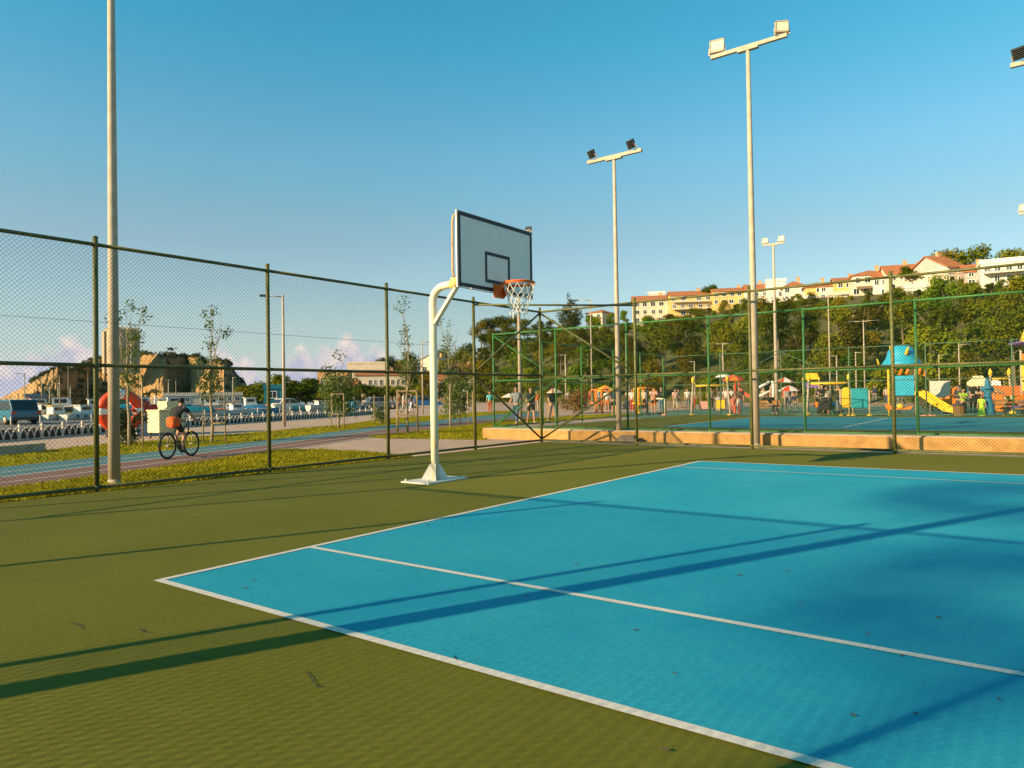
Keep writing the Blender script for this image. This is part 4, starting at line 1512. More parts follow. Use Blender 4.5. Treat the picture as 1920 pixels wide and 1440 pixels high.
lamp('slim street lamp with arm to the left, between two fence posts above the white car', 533, 800, 553, -1, r=.075)
lamp('plain slim lamp standing by the quay left of the hoop post', 793, 777, 640, 1)
for (px, D, top, arm, db, lab) in ((46, 120, 700, -1, False, 'thin dark mast-like lamp before the left slope of the cliff'), (93, 130, 721, -1, False, 'first of three lamps before the dark cliff face'), (109, 125, 720, -1, False, 'second of three lamps before the dark cliff face'), (132, 130, 722, -1, False, 'third of three lamps before the dark cliff face'),
                                  (246, 110, 640, 1, False, 'lamp rising beside the castle tower'), (316, 140, 712, 1, True, 'double-armed lamp before the dark middle of the cliff'), (437, 120, 707, 1, False, 'lamp at the right end of the cliff'),
                                  (1061, 62, 664, -1, False, 'lamp with short left arm seen through the corner brace'), (1110, 70, 560, -1, False, 'tall thin lamp left of the mid floodlight pole'), (1175, 66, 625, 1, False, 'lamp with right arm just left of the ridge post'),
                                  (1303, 78, 677, -1, False, 'lamp with left arm above the yellow swing beam'), (1357, 74, 643, 1, True, 'double-armed lamp before the wooded slope'), (1557, 60, 553, -1, True, 'tall double lamp rising above the playground'), (1570, 66, 666, -1, False, 'short lamp behind the yellow play panel'),
                                  (1606, 72, 660, 1, False, 'lamp with right arm behind the teal play panel'), (1622, 68, 600, -1, True, 'tall pale double lamp under the terrace house'), (1800, 64, 645, 1, False, 'lamp before the bushes left of the tent'), (1762, 80, 665, 1, False, 'thin lamp above the white tent wall')):
    b = at(px, 740, D)
    b.z = 0
    lamp(lab, px, 0, top, arm, b, db)


# ================================================================== ARCHED FENCE
af0, af1 = G(-60, 832), G(300, 803.5)
af2 = G(715, 775.5)
M_arch = mat('arch_paint', (0.70, 0.62, 0.52), 0.6, 0.12, 6)
SPAN = 2.05
AS = 0.53
t = thing('arched_fence', 'low white railing of crossing arches along the promenade', 'fence', (0, 0, 0))


def arch_panel():
    mb = MB()
    n = 3
    w = SPAN - .12
    aw = w / (n - 1 + 1)
    for i in range(-1, n):
        c = (i + 1) * aw
        a = [Vector((c + aw * .98 * math.cos(q), 0, .08 + .78 * math.sin(q))) for q in [PI * k / 14 for k in range(15)]]
        a = [p for p in a if -.01 <= p.x <= w + .01]
        if len(a) > 1:
            mb.tube(a, .045, 5)
    for i in range(1, n):
        mb.bar((i * aw, 0, .05), (i * aw, 0, .42), .07, .07)
    mb.bar((0, 0, .05), (w, 0, .05), .05, .05)
    o = mb.build('arch_panel', M_arch)
    d = o.data
    bpy.data.objects.remove(o)
    mb = MB()
    mb.box((0, 0, .52), (.12, .12, 1.04))
    mb.ball((0, 0, 1.07), .07, 8, 5)
    o = mb.build('post', M_arch)
    e = o.data
    bpy.data.objects.remove(o)
    return d, e


PD, PE = arch_panel()
for (p, q) in ((af0, af1), (af1, af2)):
    d = (q - p)
    L = d.length
    n = int(L / (SPAN * AS))
    d.normalize()
    rz = math.atan2(d.y, d.x)
    for i in range(n):
        b = p + d * SPAN * AS * i
        o = bpy.data.objects.new('post', PE)
        C.objects.link(o)
        o.parent = t
        o.location = (b.x, b.y, -.02)
        o.rotation_euler = (0, 0, rz)
        o.scale = (AS, AS, AS)
        o = bpy.data.objects.new('arch_panel', PD)
        C.objects.link(o)
        o.parent = t
        o.location = (b.x + d.x * .03, b.y + d.y * .03, -.02)
        o.rotation_euler = (0, 0, rz)
        o.scale = (AS, AS, AS)
for (p, q) in ((af0, af1), (af1, af2)):
    mb = MB()
    n_ = Vector((-(q - p).y, (q - p).x, 0)).normalized() * .28
    mb.bar(p + n_ + Vector((0, 0, .15)), q + n_ + Vector((0, 0, .15)), .25, .46)
    o = mb.build('low_dark_strip', mat('dark_strip_tone', (0.055, 0.048, 0.042), .95, .3, 2, coord='World'))  # plain dark bar added so the gaps between the arches read dark
    tag(o, 'low plain dark strip behind the %s part of the white arched railing' % ('left' if p is af0 else 'farther right'), 'wall')
# flat sheet in one dark tone behind the arches
dd = (af1 - af0).normalized()
nn = Vector((-dd.y, dd.x, 0))
sheet('dark_ground_strip', [af0 + nn * .4, af1 + nn * .4, af2 + nn * .4, af2 + nn * 1.3, af1 + nn * 1.6, af0 + nn * 1.6], -0.008, mat('dark_ground_tone', (0.035, 0.032, 0.028), .95, .3, 2, coord='World'))
# bollards behind
bp0, bp1 = G(-40, 803), G(640, 768)
bl = None
for i in range(24):
    p = bp0.lerp(bp1, (i / 23) ** 1.0)
    D = dist(p)
    if bl is None:
        mb = MB()
        mb.tube([(0, 0, 0), (0, 0, .9)], .06, 8)
        mb.ball((0, 0, .93), .085, 8, 5)
        bl = mb.build('bollard', M_arch)
        tag(bl, 'slim white bollard in the row along the quay road', 'bollard', 'white bollards along the quay')
        o = bl
    else:
        o = bl.copy()
        C.objects.link(o)
    o.location = (p.x, p.y, -.02)
    o.scale = (.6, .6, .6)

# ================================================================== CABINET, SIGN
b = G(299, 822)
M_cab = mat('cabinet_cream', (0.68, 0.58, 0.34), .5, .08, 3)
M_cabg = mat('cabinet_green', (0.075, 0.12, 0.10), .5, .15, 3)
t = thing('utility_cabinet', 'cream metal cabinet on short legs with a dark green end, behind the cyclist', 'cabinet', (b.x + .1, b.y + .35, -.02), face(b) + 0.62)
mb = MB()
mb.box((0, .35, .62), (.86, .66, .78))
ca = mb.build('body', M_cab, t)
mb = MB()
mb.box((.44, .35, .64), (.03, .70, .84))
mb.build('end_panel', M_cabg, t)
mb = MB()
mb.box((0, .34, 1.03), (.92, .74, .05))
mb.build('roof', M_cab, t)
for s_ in (-1, 1):
    mb = MB()
    mb.box((s_ * .205, .008, .62), (.385, .02, .72))
    dr = mb.build('door', M_cab, t)
    mb = MB()
    mb.box((s_ * .05, -.012, .62), (.02, .03, .10))
    mb.build('handle', M_dark, dr)
for x in (-.36, .36):
    for y in (.08, .62):
        mb = MB()
        mb.box((x, y, .115), (.05, .05, .23))
        mb.build('leg', M_dark, t)
b = at(330, 815, dist(b) + 3.5)
t = thing('utility_cabinet', 'smaller cream cabinet with green end standing behind the first one', 'cabinet', (b.x, b.y, -.02), face(b) + 0.62)
mb = MB()
mb.box((0, .3, .78), (.8, .6, 1.16))
mb.build('body', M_cab, t)
mb = MB()
mb.box((.41, .3, .78), (.02, .62, 1.18))
mb.build('end_panel', M_cabg, t)
mb = MB()
mb.box((0, .3, .1), (.7, .5, .2))
mb.build('plinth', M_conc, t)

# sculpture: giant lifebuoy with letters
b = at(226, 808, 31.5)
b.z = 0
D = dist(b)
fz = face(b)
t = thing('lifebuoy_sign', 'giant orange and white lifebuoy sculpture with red letters beside it', 'sign', (b.x, b.y, -.02), fz + 0.35, None, 1.12)
zc = at(226, 770, D).z / 1.12
R_ = .60
mb = MB()
for k in range(4):
    a0 = PI * k / 2 + .17
    a1 = a0 + PI / 2 - .34
    mb.tube([(R_ * math.cos(lerp(a0, a1, i / 12)), 0, zc + R_ * math.sin(lerp(a0, a1, i / 12))) for i in range(13)], .175, 14)
ri = mb.build('ring', M_red, t)
for k in range(4):
    mb = MB()
    a0 = PI * k / 2 - .17
    mb.tube([(R_ * math.cos(lerp(a0, a0 + .34, i / 6)), 0, zc + R_ * math.sin(lerp(a0, a0 + .34, i / 6))) for i in range(7)], .18, 14)
    mb.build('band', M_white, ri)
for x in (-.4, .4):
    mb = MB()
    mb.box((x, 0, (zc - R_) / 2 + .1), (.12, .12, zc - R_ + .2))
    mb.build('leg', M_dark, t)
fc = bpy.data.curves.new('letters', 'FONT')
fc.body = "Şile"
fc.size = .56
fc.extrude = .07
fc.offset = .018
fc.resolution_u = 4
fo = bpy.data.objects.new('letters', fc)
C.objects.link(fo)
bpy.context.view_layer.update()
me = bpy.data.meshes.new_from_object(fo.evaluated_get(bpy.context.evaluated_depsgraph_get()))
bpy.data.objects.remove(fo)
me.materials.clear()
M_dred = mat('dark_red_paint', (0.40, 0.02, 0.02), .45, .12, 4)
me.materials.append(M_dred)
# split into one mesh per letter along x
bm = bmesh.new()
bm.from_mesh(me)
bmesh.ops.rotate(bm, verts=bm.verts[:], cent=(0, 0, 0), matrix=Matrix.Rotation(PI / 2, 3, 'X'))
isl = []
seen = set()
for v in bm.verts:
    if v in seen:
        continue
    st, comp = [v], []
    seen.add(v)
    while st:
        q = st.pop()
        comp.append(q)
        for e in q.link_edges:
            w_ = e.other_vert(q)
            if w_ not in seen:
                seen.add(w_)
                st.append(w_)
    isl.append(comp)
isl.sort(key=lambda c_: min(v.co.x for v in c_))
groups = []
for comp in isl:
    x0, x1 = min(v.co.x for v in comp), max(v.co.x for v in comp)
    for g in groups:
        if x0 < g[1] - .02 and x1 > g[0] + .02:
            g[2] += comp
            g[0], g[1] = min(g[0], x0), max(g[1], x1)
            break
    else:
        groups.append([x0, x1, list(comp)])
for g in groups:
    idx = {v: i for i, v in enumerate(g[2])}
    vs = [v.co + Vector((.34, -.05, zc - .05)) for v in g[2]]
    fs = [[idx[v] for v in f.verts] for f in bm.faces if f.verts[0] in idx]
    mb = MB()
    mb.add(vs, fs)
    mb.build('letter', M_dred, t)
bm.free()
# painted block with waves under the letters
mb = MB()
mb.box((1.0, .25, .36), (.9, .4, .72))
wv = mb.build('base_block', mat('wave_block', (0.36, 0.36, 0.40), .7, .2, 3), t)
mb = MB()
rr = random.Random(2)
for (x, z, w_, h_) in ((.72, .25, .22, .08), (.9, .48, .26, .10), (1.15, .25, .26, .08), (1.3, .5, .24, .10), (1.0, .15, .2, .06)):
    mb.prism([(x - w_ / 2, z), (x, z + h_), (x + w_ / 2, z), (x, z + h_ * .3)], 0, .012, Matrix.Translation((0, 0.049, 0)) @ Matrix.Rotation(PI / 2, 4, 'X'))
mb.build('wave', M_white, wv)
for x in (.85, 1.15):
    mb = MB()
    mb.box((x, .1, .82), (.05, .05, .2))
    mb.build('stand', M_white, t)
# white sail shape right of the letters
p = at(303, 806, 33.0)
p.z = -.02
t = thing('sail_sculpture', 'white sail-shaped sculpture right of the red letters', 'sculpture', p, face(p) + .2)
mb = MB()
Mx = Matrix.Rotation(PI / 2, 4, 'X')
mb.prism([(-.32, .75), (.05, .75), (-.02, 1.3), (-.25, 1.62)], -.06, .06, Mx)
mb.build('sail', M_white, t)
mb = MB()
mb.prism([(.08, .72), (.36, .72), (.3, 1.1), (.06, 1.5)], -.05, .05, Mx)
mb.build('sail', mat('pale_grey_paint', (0.5, 0.5, 0.52), .6, .1, 4), t)
mb = MB()
mb.box((0, 0, .36), (.8, .3, .72))
mb.build('plinth', M_conc, t)
# clipped bush beside the sign
b = at(238, 818, 25.5)
b.z = -.02
t = thing('round_bush', 'dark clipped bush at the foot of the lifebuoy sign', 'bush', b)
d = crown_mesh('foliage', [((random.Random(k).uniform(-.3, .3), random.Random(k + 9).uniform(-.3, .3), .2 + k * .11), (.33, .33, .25)) for k in range(8)], 1500, .09, 77, M_leafd)
o = bpy.data.objects.new('foliage', d)
C.objects.link(o)
o.parent = t
mb = MB()
mb.tube([(0, 0, 0), (0, 0, .5)], .05, 6)
mb.build('stem', M_bark, t)

# ================================================================== VEHICLES AND BOATS
def car(name, label, p, rz, paint, L=4.4, Wd=1.76, H=1.45, suv=False, cat='car'):
    """local +X forward"""
    t = thing(name, label, cat, p, rz)
    hb = .55
    zs = .28
    side = [(-L / 2, zs + .12), (-L / 2 + .05, zs), (L / 2 - .12, zs), (L / 2, zs + .15), (L / 2 - .02, .66), (L / 2 - .25, .78), (L * .2, .90), (-L / 2 + .55 if not suv else -L / 2 + .1, .92), (-L / 2 + .02, .86)]
    mb = MB()
    Mx = Matrix.Rotation(PI / 2, 4, 'X')
    mb.prism(side, -Wd / 2, Wd / 2, Mx)
    body = mb.build('body', paint, t)
    bv = body.modifiers.new('bevel', 'BEVEL')
    bv.width = .05
    bv.segments = 2
    rb = -L / 2 + (.7 if not suv else .12)
    cab = [(L * .22, .88), (L * .04, H - .02), (-L * .08, H), (rb + .35, H - .03), (rb, .90)]
    mb = MB()
    mb.prism(cab, -Wd / 2 + .10, Wd / 2 - .10, Mx)
    cb = mb.build('cabin', paint, body)
    bv = cb.modifiers.new('bevel', 'BEVEL')
    bv.width = .04
    bv.segments = 2
    # glass panels, a hair proud of the cabin
    for s_ in (-1, 1):
        mb = MB()
        y = s_ * (Wd / 2 - .095)
        gl = [(L * .185, .94), (L * .035, H - .1), (-L * .07, H - .08), (-L * .07, .94)]
        gl2 = [(-L * .09, .94), (-L * .09, H - .08), (rb + .36, H - .11), (rb + .14, .96)]
        for poly in (gl, gl2):
            mb.prism(poly, -y - .008, -y + .008, Mx)
        mb.build('side_window', M_glass, body)
    mb = MB()
    a, c = Vector((L * .225, 0, .93)), Vector((L * .058, 0, H - .07))
    mb.bar(a, c, Wd - .42, .02)
    mb.build('windscreen', M_glass, body)
    mb = MB()
    mb.bar(Vector((rb - .005, 0, .96)), Vector((rb + .30, 0, H - .10)), Wd - .42, .04)
    mb.build('rear_window', M_glass, body)
    for x in (-L * .31, L * .31):
        for s_ in (-1, 1):
            mb = MB()
            mb.lathe([(.02, -.1), (.30, -.1), (.325, -.07), (.325, .07), (.30, .1), (.02, .1)], (x, s_ * (Wd / 2 - .10), .325), 16, M=Matrix.Rotation(PI / 2, 3, 'X'))
            w_ = mb.build('wheel', M_tyre, t)
            mb = MB()
            mb.lathe([(.02, -.02), (.19, -.02), (.20, 0), (.19, .02), (.02, .02)], (x, s_ * (Wd / 2 + .0), .325), 12, M=Matrix.Rotation(PI / 2, 3, 'X'))
            mb.build('rim', M_galv, w_)
    for s_ in (-1, 1):
        mb = MB()
        mb.box((L / 2 - .05, s_ * (Wd / 2 - .25), .70), (.12, .36, .14))
        mb.build('headlight', M_lens, t)
        mb = MB()
        mb.box((-L / 2 + .01, s_ * (Wd / 2 - .18), .76), (.06, .26, .16))
        mb.build('tail_light', M_red, t)
    for x, nm in ((L / 2 - .02, 'bumper'), (-L / 2 + .02, 'bumper')):
        mb = MB()
        mb.box((x, 0, .40), (.12, Wd - .1, .18))
        mb.build(nm, M_dark, t)
    return t


M_carw = mat('car_white', (0.70, 0.66, 0.58), .25, .04, 2, spec=.5)
M_cart = mat('car_teal', (0.012, 0.13, 0.20), .22, .08, 2, spec=.6)
M_carg = mat('car_grey', (0.22, 0.24, 0.27), .25, .06, 2, spec=.5)


def carat(name, label, px, py, D, ang, paint, **k):
    b = at(px, py, D)
    b.z = -.01
    return car(name, label, b, face(b) - PI / 2 + ang, paint, **k)


carat('parked_car', 'dark teal estate car seen from behind at the left edge', 20, 788, 57, PI + .38, M_cart, suv=True, H=1.62, L=4.5)
carat('parked_car', 'white saloon car parked on the quay behind the slim lamp', 541, 771, 80, PI - 1.0, M_carw)
carat('parked_car', 'grey car parked right of the white saloon behind the rubble', 712, 767, 84, PI - 1.3, M_carg)
carat('parked_car', 'blue car half hidden behind the timber tree frame', 795, 764, 92, PI - 1.3, mat('car_blue', (0.03, 0.15, 0.36), .25, .06, 2, spec=.5))


def boat(label, px, py, D, ang, L, hull, trim, cabin=None, cover=None, mast=0, float_=None, z=None):
    b = at(px, py, D)
    b.z = -.22 if z is None else z
    sc_ = .68 if D < 85 else .85
    t = thing('moored_boat', label, 'boat', b, face(b) + ang, 'small boats moored along the quay', sc_)
    st = []
    B = L * .32
    hgt = .95
    mb = MB()
    secs = []
    for i in range(9):
        u = i / 8
        x = lerp(-L / 2, L / 2, u)
        w_ = B / 2 * (1 - max(0, (u - .55) / .45) ** 2.0) * (.86 + .14 * min(1, u * 4))
        sheer = hgt + .35 * max(0, u - .4) ** 1.5
        secs.append([(x, -w_, sheer), (x + .0, -w_ * .92, sheer * .55), (x - .15 * u, -w_ * .5, .08), (x - .15 * u, w_ * .5, .08), (x, w_ * .92, sheer * .55), (x, w_, sheer)])
    vs = [p for s_ in secs for p in s_]
    fs = [(i * 6 + j, (i + 1) * 6 + j, (i + 1) * 6 + j + 1, i * 6 + j + 1) for i in range(8) for j in range(5)]
    fs.append((0, 1, 2, 3, 4, 5))
    fs += [(i * 6 + 5, (i + 1) * 6 + 5, (i + 1) * 6, i * 6) for i in range(8)]
    mb.add(vs, fs, False)
    mb.build('hull', hull, t)
    mb = MB()
    for k in (0, 5):
        mb.tube([Vector(s_[k]) + Vector((0, 0, .03)) for s_ in secs], .06, 6)
    mb.build('gunwale', trim, t)
    if cabin:
        x0, w_, h_ = cabin
        mb = MB()
        Mx = Matrix.Rotation(PI / 2, 4, 'X')
        mb.prism([(x0 - w_ / 2, hgt), (x0 + w_ / 2 + .3, hgt), (x0 + w_ / 2 - .1, hgt + h_), (x0 - w_ / 2, hgt + h_)], -B * .32, B * .32, Mx)
        cb = mb.build('cabin', M_white, t)
        mb = MB()
        for y in (-1, 1):
            mb.box((x0, y * B * .325, hgt + h_ * .65), (w_ * .7, .03, h_ * .35))
        mb.build('window', M_glass, cb)
        mb = MB()
        mb.box((x0, 0, hgt + h_ + .04), (w_ + .4, B * .74, .08))
        mb.build('cabin_roof', trim, cb)
    if cover:
        mb = MB()
        n = 8
        sec = []
        for i in range(n + 1):
            u = i / n
            x = lerp(-L * .48, L * .3, u)
            hh_ = hgt + .75 * math.sin(PI * (.15 + .7 * u)) * .9
            sec += [(x, -B * .5, hgt - .1), (x, -B * .3, hh_ * .9), (x, 0, hh_), (x, B * .3, hh_ * .9), (x, B * .5, hgt - .1)]
        mb.add(sec, [(i * 5 + j, (i + 1) * 5 + j, (i + 1) * 5 + j + 1, i * 5 + j + 1) for i in range(n) for j in range(4)] + [(0, 1, 2, 3, 4), tuple(n * 5 + q for q in (4, 3, 2, 1, 0))], True)
        mb.build('tarpaulin', cover, t)
    if mast:
        mb = MB()
        mb.tube([(0, 0, hgt), (0, 0, hgt + mast)], [.05, .025], 6)
        mb.build('mast', M_galv, t)
    if float_:
        mb = MB()
        for k in range(3):
            mb.lathe([(.02, -.2), (.14, -.15), (.14, .15), (.02, .2)], (-L * .25 + k * L * .22, -B * .5 - .05, .75), 8)
        mb.build('fender', float_, t)
    return t


M_hw = mat('hull_white', (0.62, 0.58, 0.50), .4, .1, 2)
M_hd = mat('hull_dark', (0.10, 0.11, 0.10), .5, .2, 2)
M_hb = mat('hull_blue', (0.05, 0.22, 0.34), .4, .15, 2)
boat('dark-hulled boat with a white wheelhouse right of the teal car', 72, 780, 66, .9, 4.4, M_hd, M_galv, (0.4, 1.1, 1.3), None, 0, M_tyre)
boat('white and yellow boat with an orange wheelhouse', 112, 781, 66, .8, 4.2, M_hw, M_yel, (-.6, 1.5, 1.0), None, 4.5)
boat('big white motor boat with dark windscreen left of the tall pole', 152, 781, 66, .8, 5.0, M_hw, M_white, (.3, 1.8, 1.0), None, 0, M_hb)
boat('open white boat behind the lifebuoy sign', 205, 775, 74, .3, 6, M_hw, M_galv, None, None, 3.5)
boat('grey boat with teal awning above the red letters', 262, 766, 95, .1, 7, M_hw, M_teal, (0, 2.5, 1.5), M_teal, 6)
boat('long boat under a bright teal tarpaulin right of the cyclist', 372, 779, 66, .05, 6.4, M_hw, M_teal, None, M_teal)
boat('white boat with an orange stripe behind the teal covered boat', 420, 772, 78, .0, 7, M_hw, M_ora, (1.0, 1.6, .9), None, 5)
boat('white boat with pointed bow behind the arched railing', 440, 776, 68, .5, 4.6, M_hw, M_white, (0.2, 1.4, .8))
boat('blue boat with a dark blue tarpaulin left of the second fence post', 485, 773, 72, -.1, 5.6, M_hb, M_galv, None, mat('tarp_blue', (0.02, 0.14, 0.26), .7, .15, 3))
boat('pale boat with turquoise bow hauled up right of the white car', 572, 769, 80, .3, 4.5, mat('hull_turquoise', (0.12, 0.42, 0.42), .5, .15, 3), M_white, None, None, z=.0)
boat('white upturned dinghy on the quay beside the turquoise boat', 596, 768, 78, .8, 4.2, M_hw, M_galv, (0.2, 1.0, .7), None, z=.0)
boat('boat with orange hull on the quay behind the full green young tree', 628, 767, 82, .1, 5.0, M_ora, M_white, (0.6, 1.3, 1.0), None, z=.0)
boat('small yellow-cabined boat on the quay', 655, 767, 80, .4, 4.4, M_hw, M_yel, (0, 1.2, 1.2), None, z=.0)
boat('moored white cruiser far out before the cliff', 20, 757, 130, .1, 8, M_hw, M_white, (0, 3, 1.4), None, 0)
boat('fishing boat with a red wheelhouse before the cliff', 78, 761, 110, .2, 8, M_hd, M_red, (-.5, 2, 1.6), None, 5)
boat('white trawler with tall mast in front of the dark cliff', 128, 758, 120, -.1, 9, M_hw, M_wood, (-1, 2.5, 1.8), None, 8)
boat('moored boat with wooden rail behind the motor boat', 165, 757, 118, .1, 8, M_wood, M_white, (1, 2, 1.4), None, 6)
boat('grey launch between the letters and the teal awning boat', 300, 760, 105, 0, 7, mat('hull_grey', (.3, .32, .33), .5, .1, 2), M_white, (0, 2, 1.2))
boat('boat with a deep blue canopy below the harbour cafe', 330, 762, 100, .1, 7, M_hw, M_hb, (0, 2.4, 1.5), mat('tarp_navy', (0.02, 0.10, 0.18), .7, .15, 3), 4)
boat('white boat with brown deck below the harbour cafe', 395, 761, 108, 0, 8, M_hw, M_wood, (0, 2, 1.3), None, 6)
boat('small white boat at the right end of the mooring', 462, 762, 98, .2, 6, M_hw, M_white, (0.5, 1.5, 1.2))
# upturned blue barrels on the quay
b = at(659, 768, 79)
b.z = 0
t = thing('barrel_pair', 'two blue barrels standing on the quay beside the yellow-cabined boat', 'barrels', b)
for x in (-.35, .35):
    mb = MB()
    mb.lathe([(.27, 0), (.29, .08), (.29, .86), (.25, .95), (.23, .95)], (x, 0, 0), 12)
    mb.build('barrel', M_hb, t)
# rubble boulders
rb = random.Random(5)
M_boul = mat('boulder', (0.30, 0.24, 0.17), .95, .3, 2, .4)
for i, lab in enumerate(('grey boulder heaped right of the turquoise boat', 'large boulder heaped behind the second young tree', 'pale boulder beside the blue barrels', 'brown boulder below the restaurant terrace', 'boulder behind the arched railing near its far end')):
    b = at((604, 616, 668, 690, 728)[i], 768, 82 + i)
    mb = MB()
    mb.ball((0, 0, .4), (1.2, .8, .75), 9, 6)
    mb.v = [(x * (1 + .25 * noise.noise(Vector((x * 2, y * 2, z * 2 + i)))), y, z * (1 + .2 * noise.noise(Vector((y * 2, x, i))))) for x, y, z in mb.v]
    mb.sm = [False] * len(mb.f)
    o = mb.build('boulder', M_boul, loc=(b.x, b.y, 0), rz=i)
    tag(o, lab, 'boulder', 'boulders on the quay')

# ================================================================== PEOPLE
def skin(name, verts, edges, radii, root=0, sub=1):
    me = bpy.data.meshes.new(name)
    me.from_pydata([tuple(v) for v in verts], edges, [])
    o = bpy.data.objects.new(name, me)
    C.objects.link(o)
    o.modifiers.new('skin', 'SKIN')
    s = o.modifiers.new('sub', 'SUBSURF')
    s.levels = sub
    s.render_levels = sub
    for i, v in enumerate(me.skin_vertices[0].data):
        r = radii[i]
        v.radius = r if isinstance(r, tuple) else (r, r)
        v.use_root = (i == root)
    bpy.context.view_layer.update()
    m = bpy.data.meshes.new_from_object(o.evaluated_get(bpy.context.evaluated_depsgraph_get()))
    m.name = name
    bpy.data.objects.remove(o)
    for p in m.polygons:
        p.use_smooth = True
    return m


def pose_points(kind):
    """joints of a 1.72 m figure looking along +Y, feet on z=0"""
    P = dict(pelvis=(0, 0, .95), waist=(0, 0, 1.08), chest=(0, .0, 1.30), neck=(0, 0, 1.46), jaw=(0, .02, 1.55), skull=(0, .015, 1.63), top=(0, .0, 1.70))
    for s, n in ((-1, 'l'), (1, 'r')):
        P.update({'sh' + n: (s * .175, 0, 1.39), 'el' + n: (s * .225, -.02, 1.12), 'wr' + n: (s * .235, .06, .88), 'ha' + n: (s * .235, .09, .80),
                  'hp' + n: (s * .09, 0, .91), 'kn' + n: (s * .10, .015, .50), 'an' + n: (s * .10, -.02, .09), 'to' + n: (s * .11, .13, .04)})
    if kind == 'walk':
        P.update(knl=(-.09, .17, .52), anl=(-.09, .24, .11), tol=(-.1, .38, .08), knr=(.09, -.04, .50), anr=(.09, -.30, .15), tor=(.1, -.20, .05),
                 ell=(-.22, -.12, 1.13), wrl=(-.23, -.14, .90), hal=(-.23, -.12, .82), elr=(.22, .06, 1.13), wrr=(.22, .20, .95), har=(.22, .25, .88))
    if kind == 'reach':
        P.update(ell=(-.22, .16, 1.22), wrl=(-.18, .38, 1.18), hal=(-.17, .46, 1.18), elr=(.22, .16, 1.22), wrr=(.18, .38, 1.18), har=(.17, .46, 1.18))
    if kind == 'sit':
        dz = -.42
        for k in list(P):
            if k[:2] not in ('kn', 'an', 'to'):
                x, y, z = P[k]
                P[k] = (x, y - .1, z + dz)
        P.update(knl=(-.11, .36, .52), knr=(.11, .36, .52), anl=(-.11, .34, .09), anr=(.11, .34, .09), tol=(-.12, .48, .04), tor=(.12, .48, .04), wrl=(-.2, .22, .62), wrr=(.2, .22, .62), hal=(-.18, .30, .58), har=(.18, .30, .58), ell=(-.24, -.05, .74), elr=(.24, -.05, .74))
    if kind == 'cycle':
        # saddle 0.98, bars at y .62 z 1.02
        P.update(pelvis=(0, -.02, 1.02), waist=(0, .04, 1.14), chest=(0, .18, 1.34), neck=(0, .27, 1.47), jaw=(0, .33, 1.53), skull=(0, .33, 1.61), top=(0, .32, 1.68),
                 shl=(-.18, .22, 1.41), shr=(.18, .22, 1.41), ell=(-.27, .38, 1.22), elr=(.27, .38, 1.22), wrl=(-.25, .58, 1.08), wrr=(.25, .58, 1.08), hal=(-.25, .66, 1.05), har=(.25, .66, 1.05),
                 hpl=(-.09, 0, .98), hpr=(.09, 0, .98), knl=(-.10, .36, .86), knr=(.10, .30, .66), anl=(-.11, .22, .50), anr=(.11, .17, .24), tol=(-.12, .35, .46), tor=(.12, .31, .20))
    return P


POSES = {}
SKIN = mat('skin', (0.46, 0.25, 0.15), .6, .08, 6)


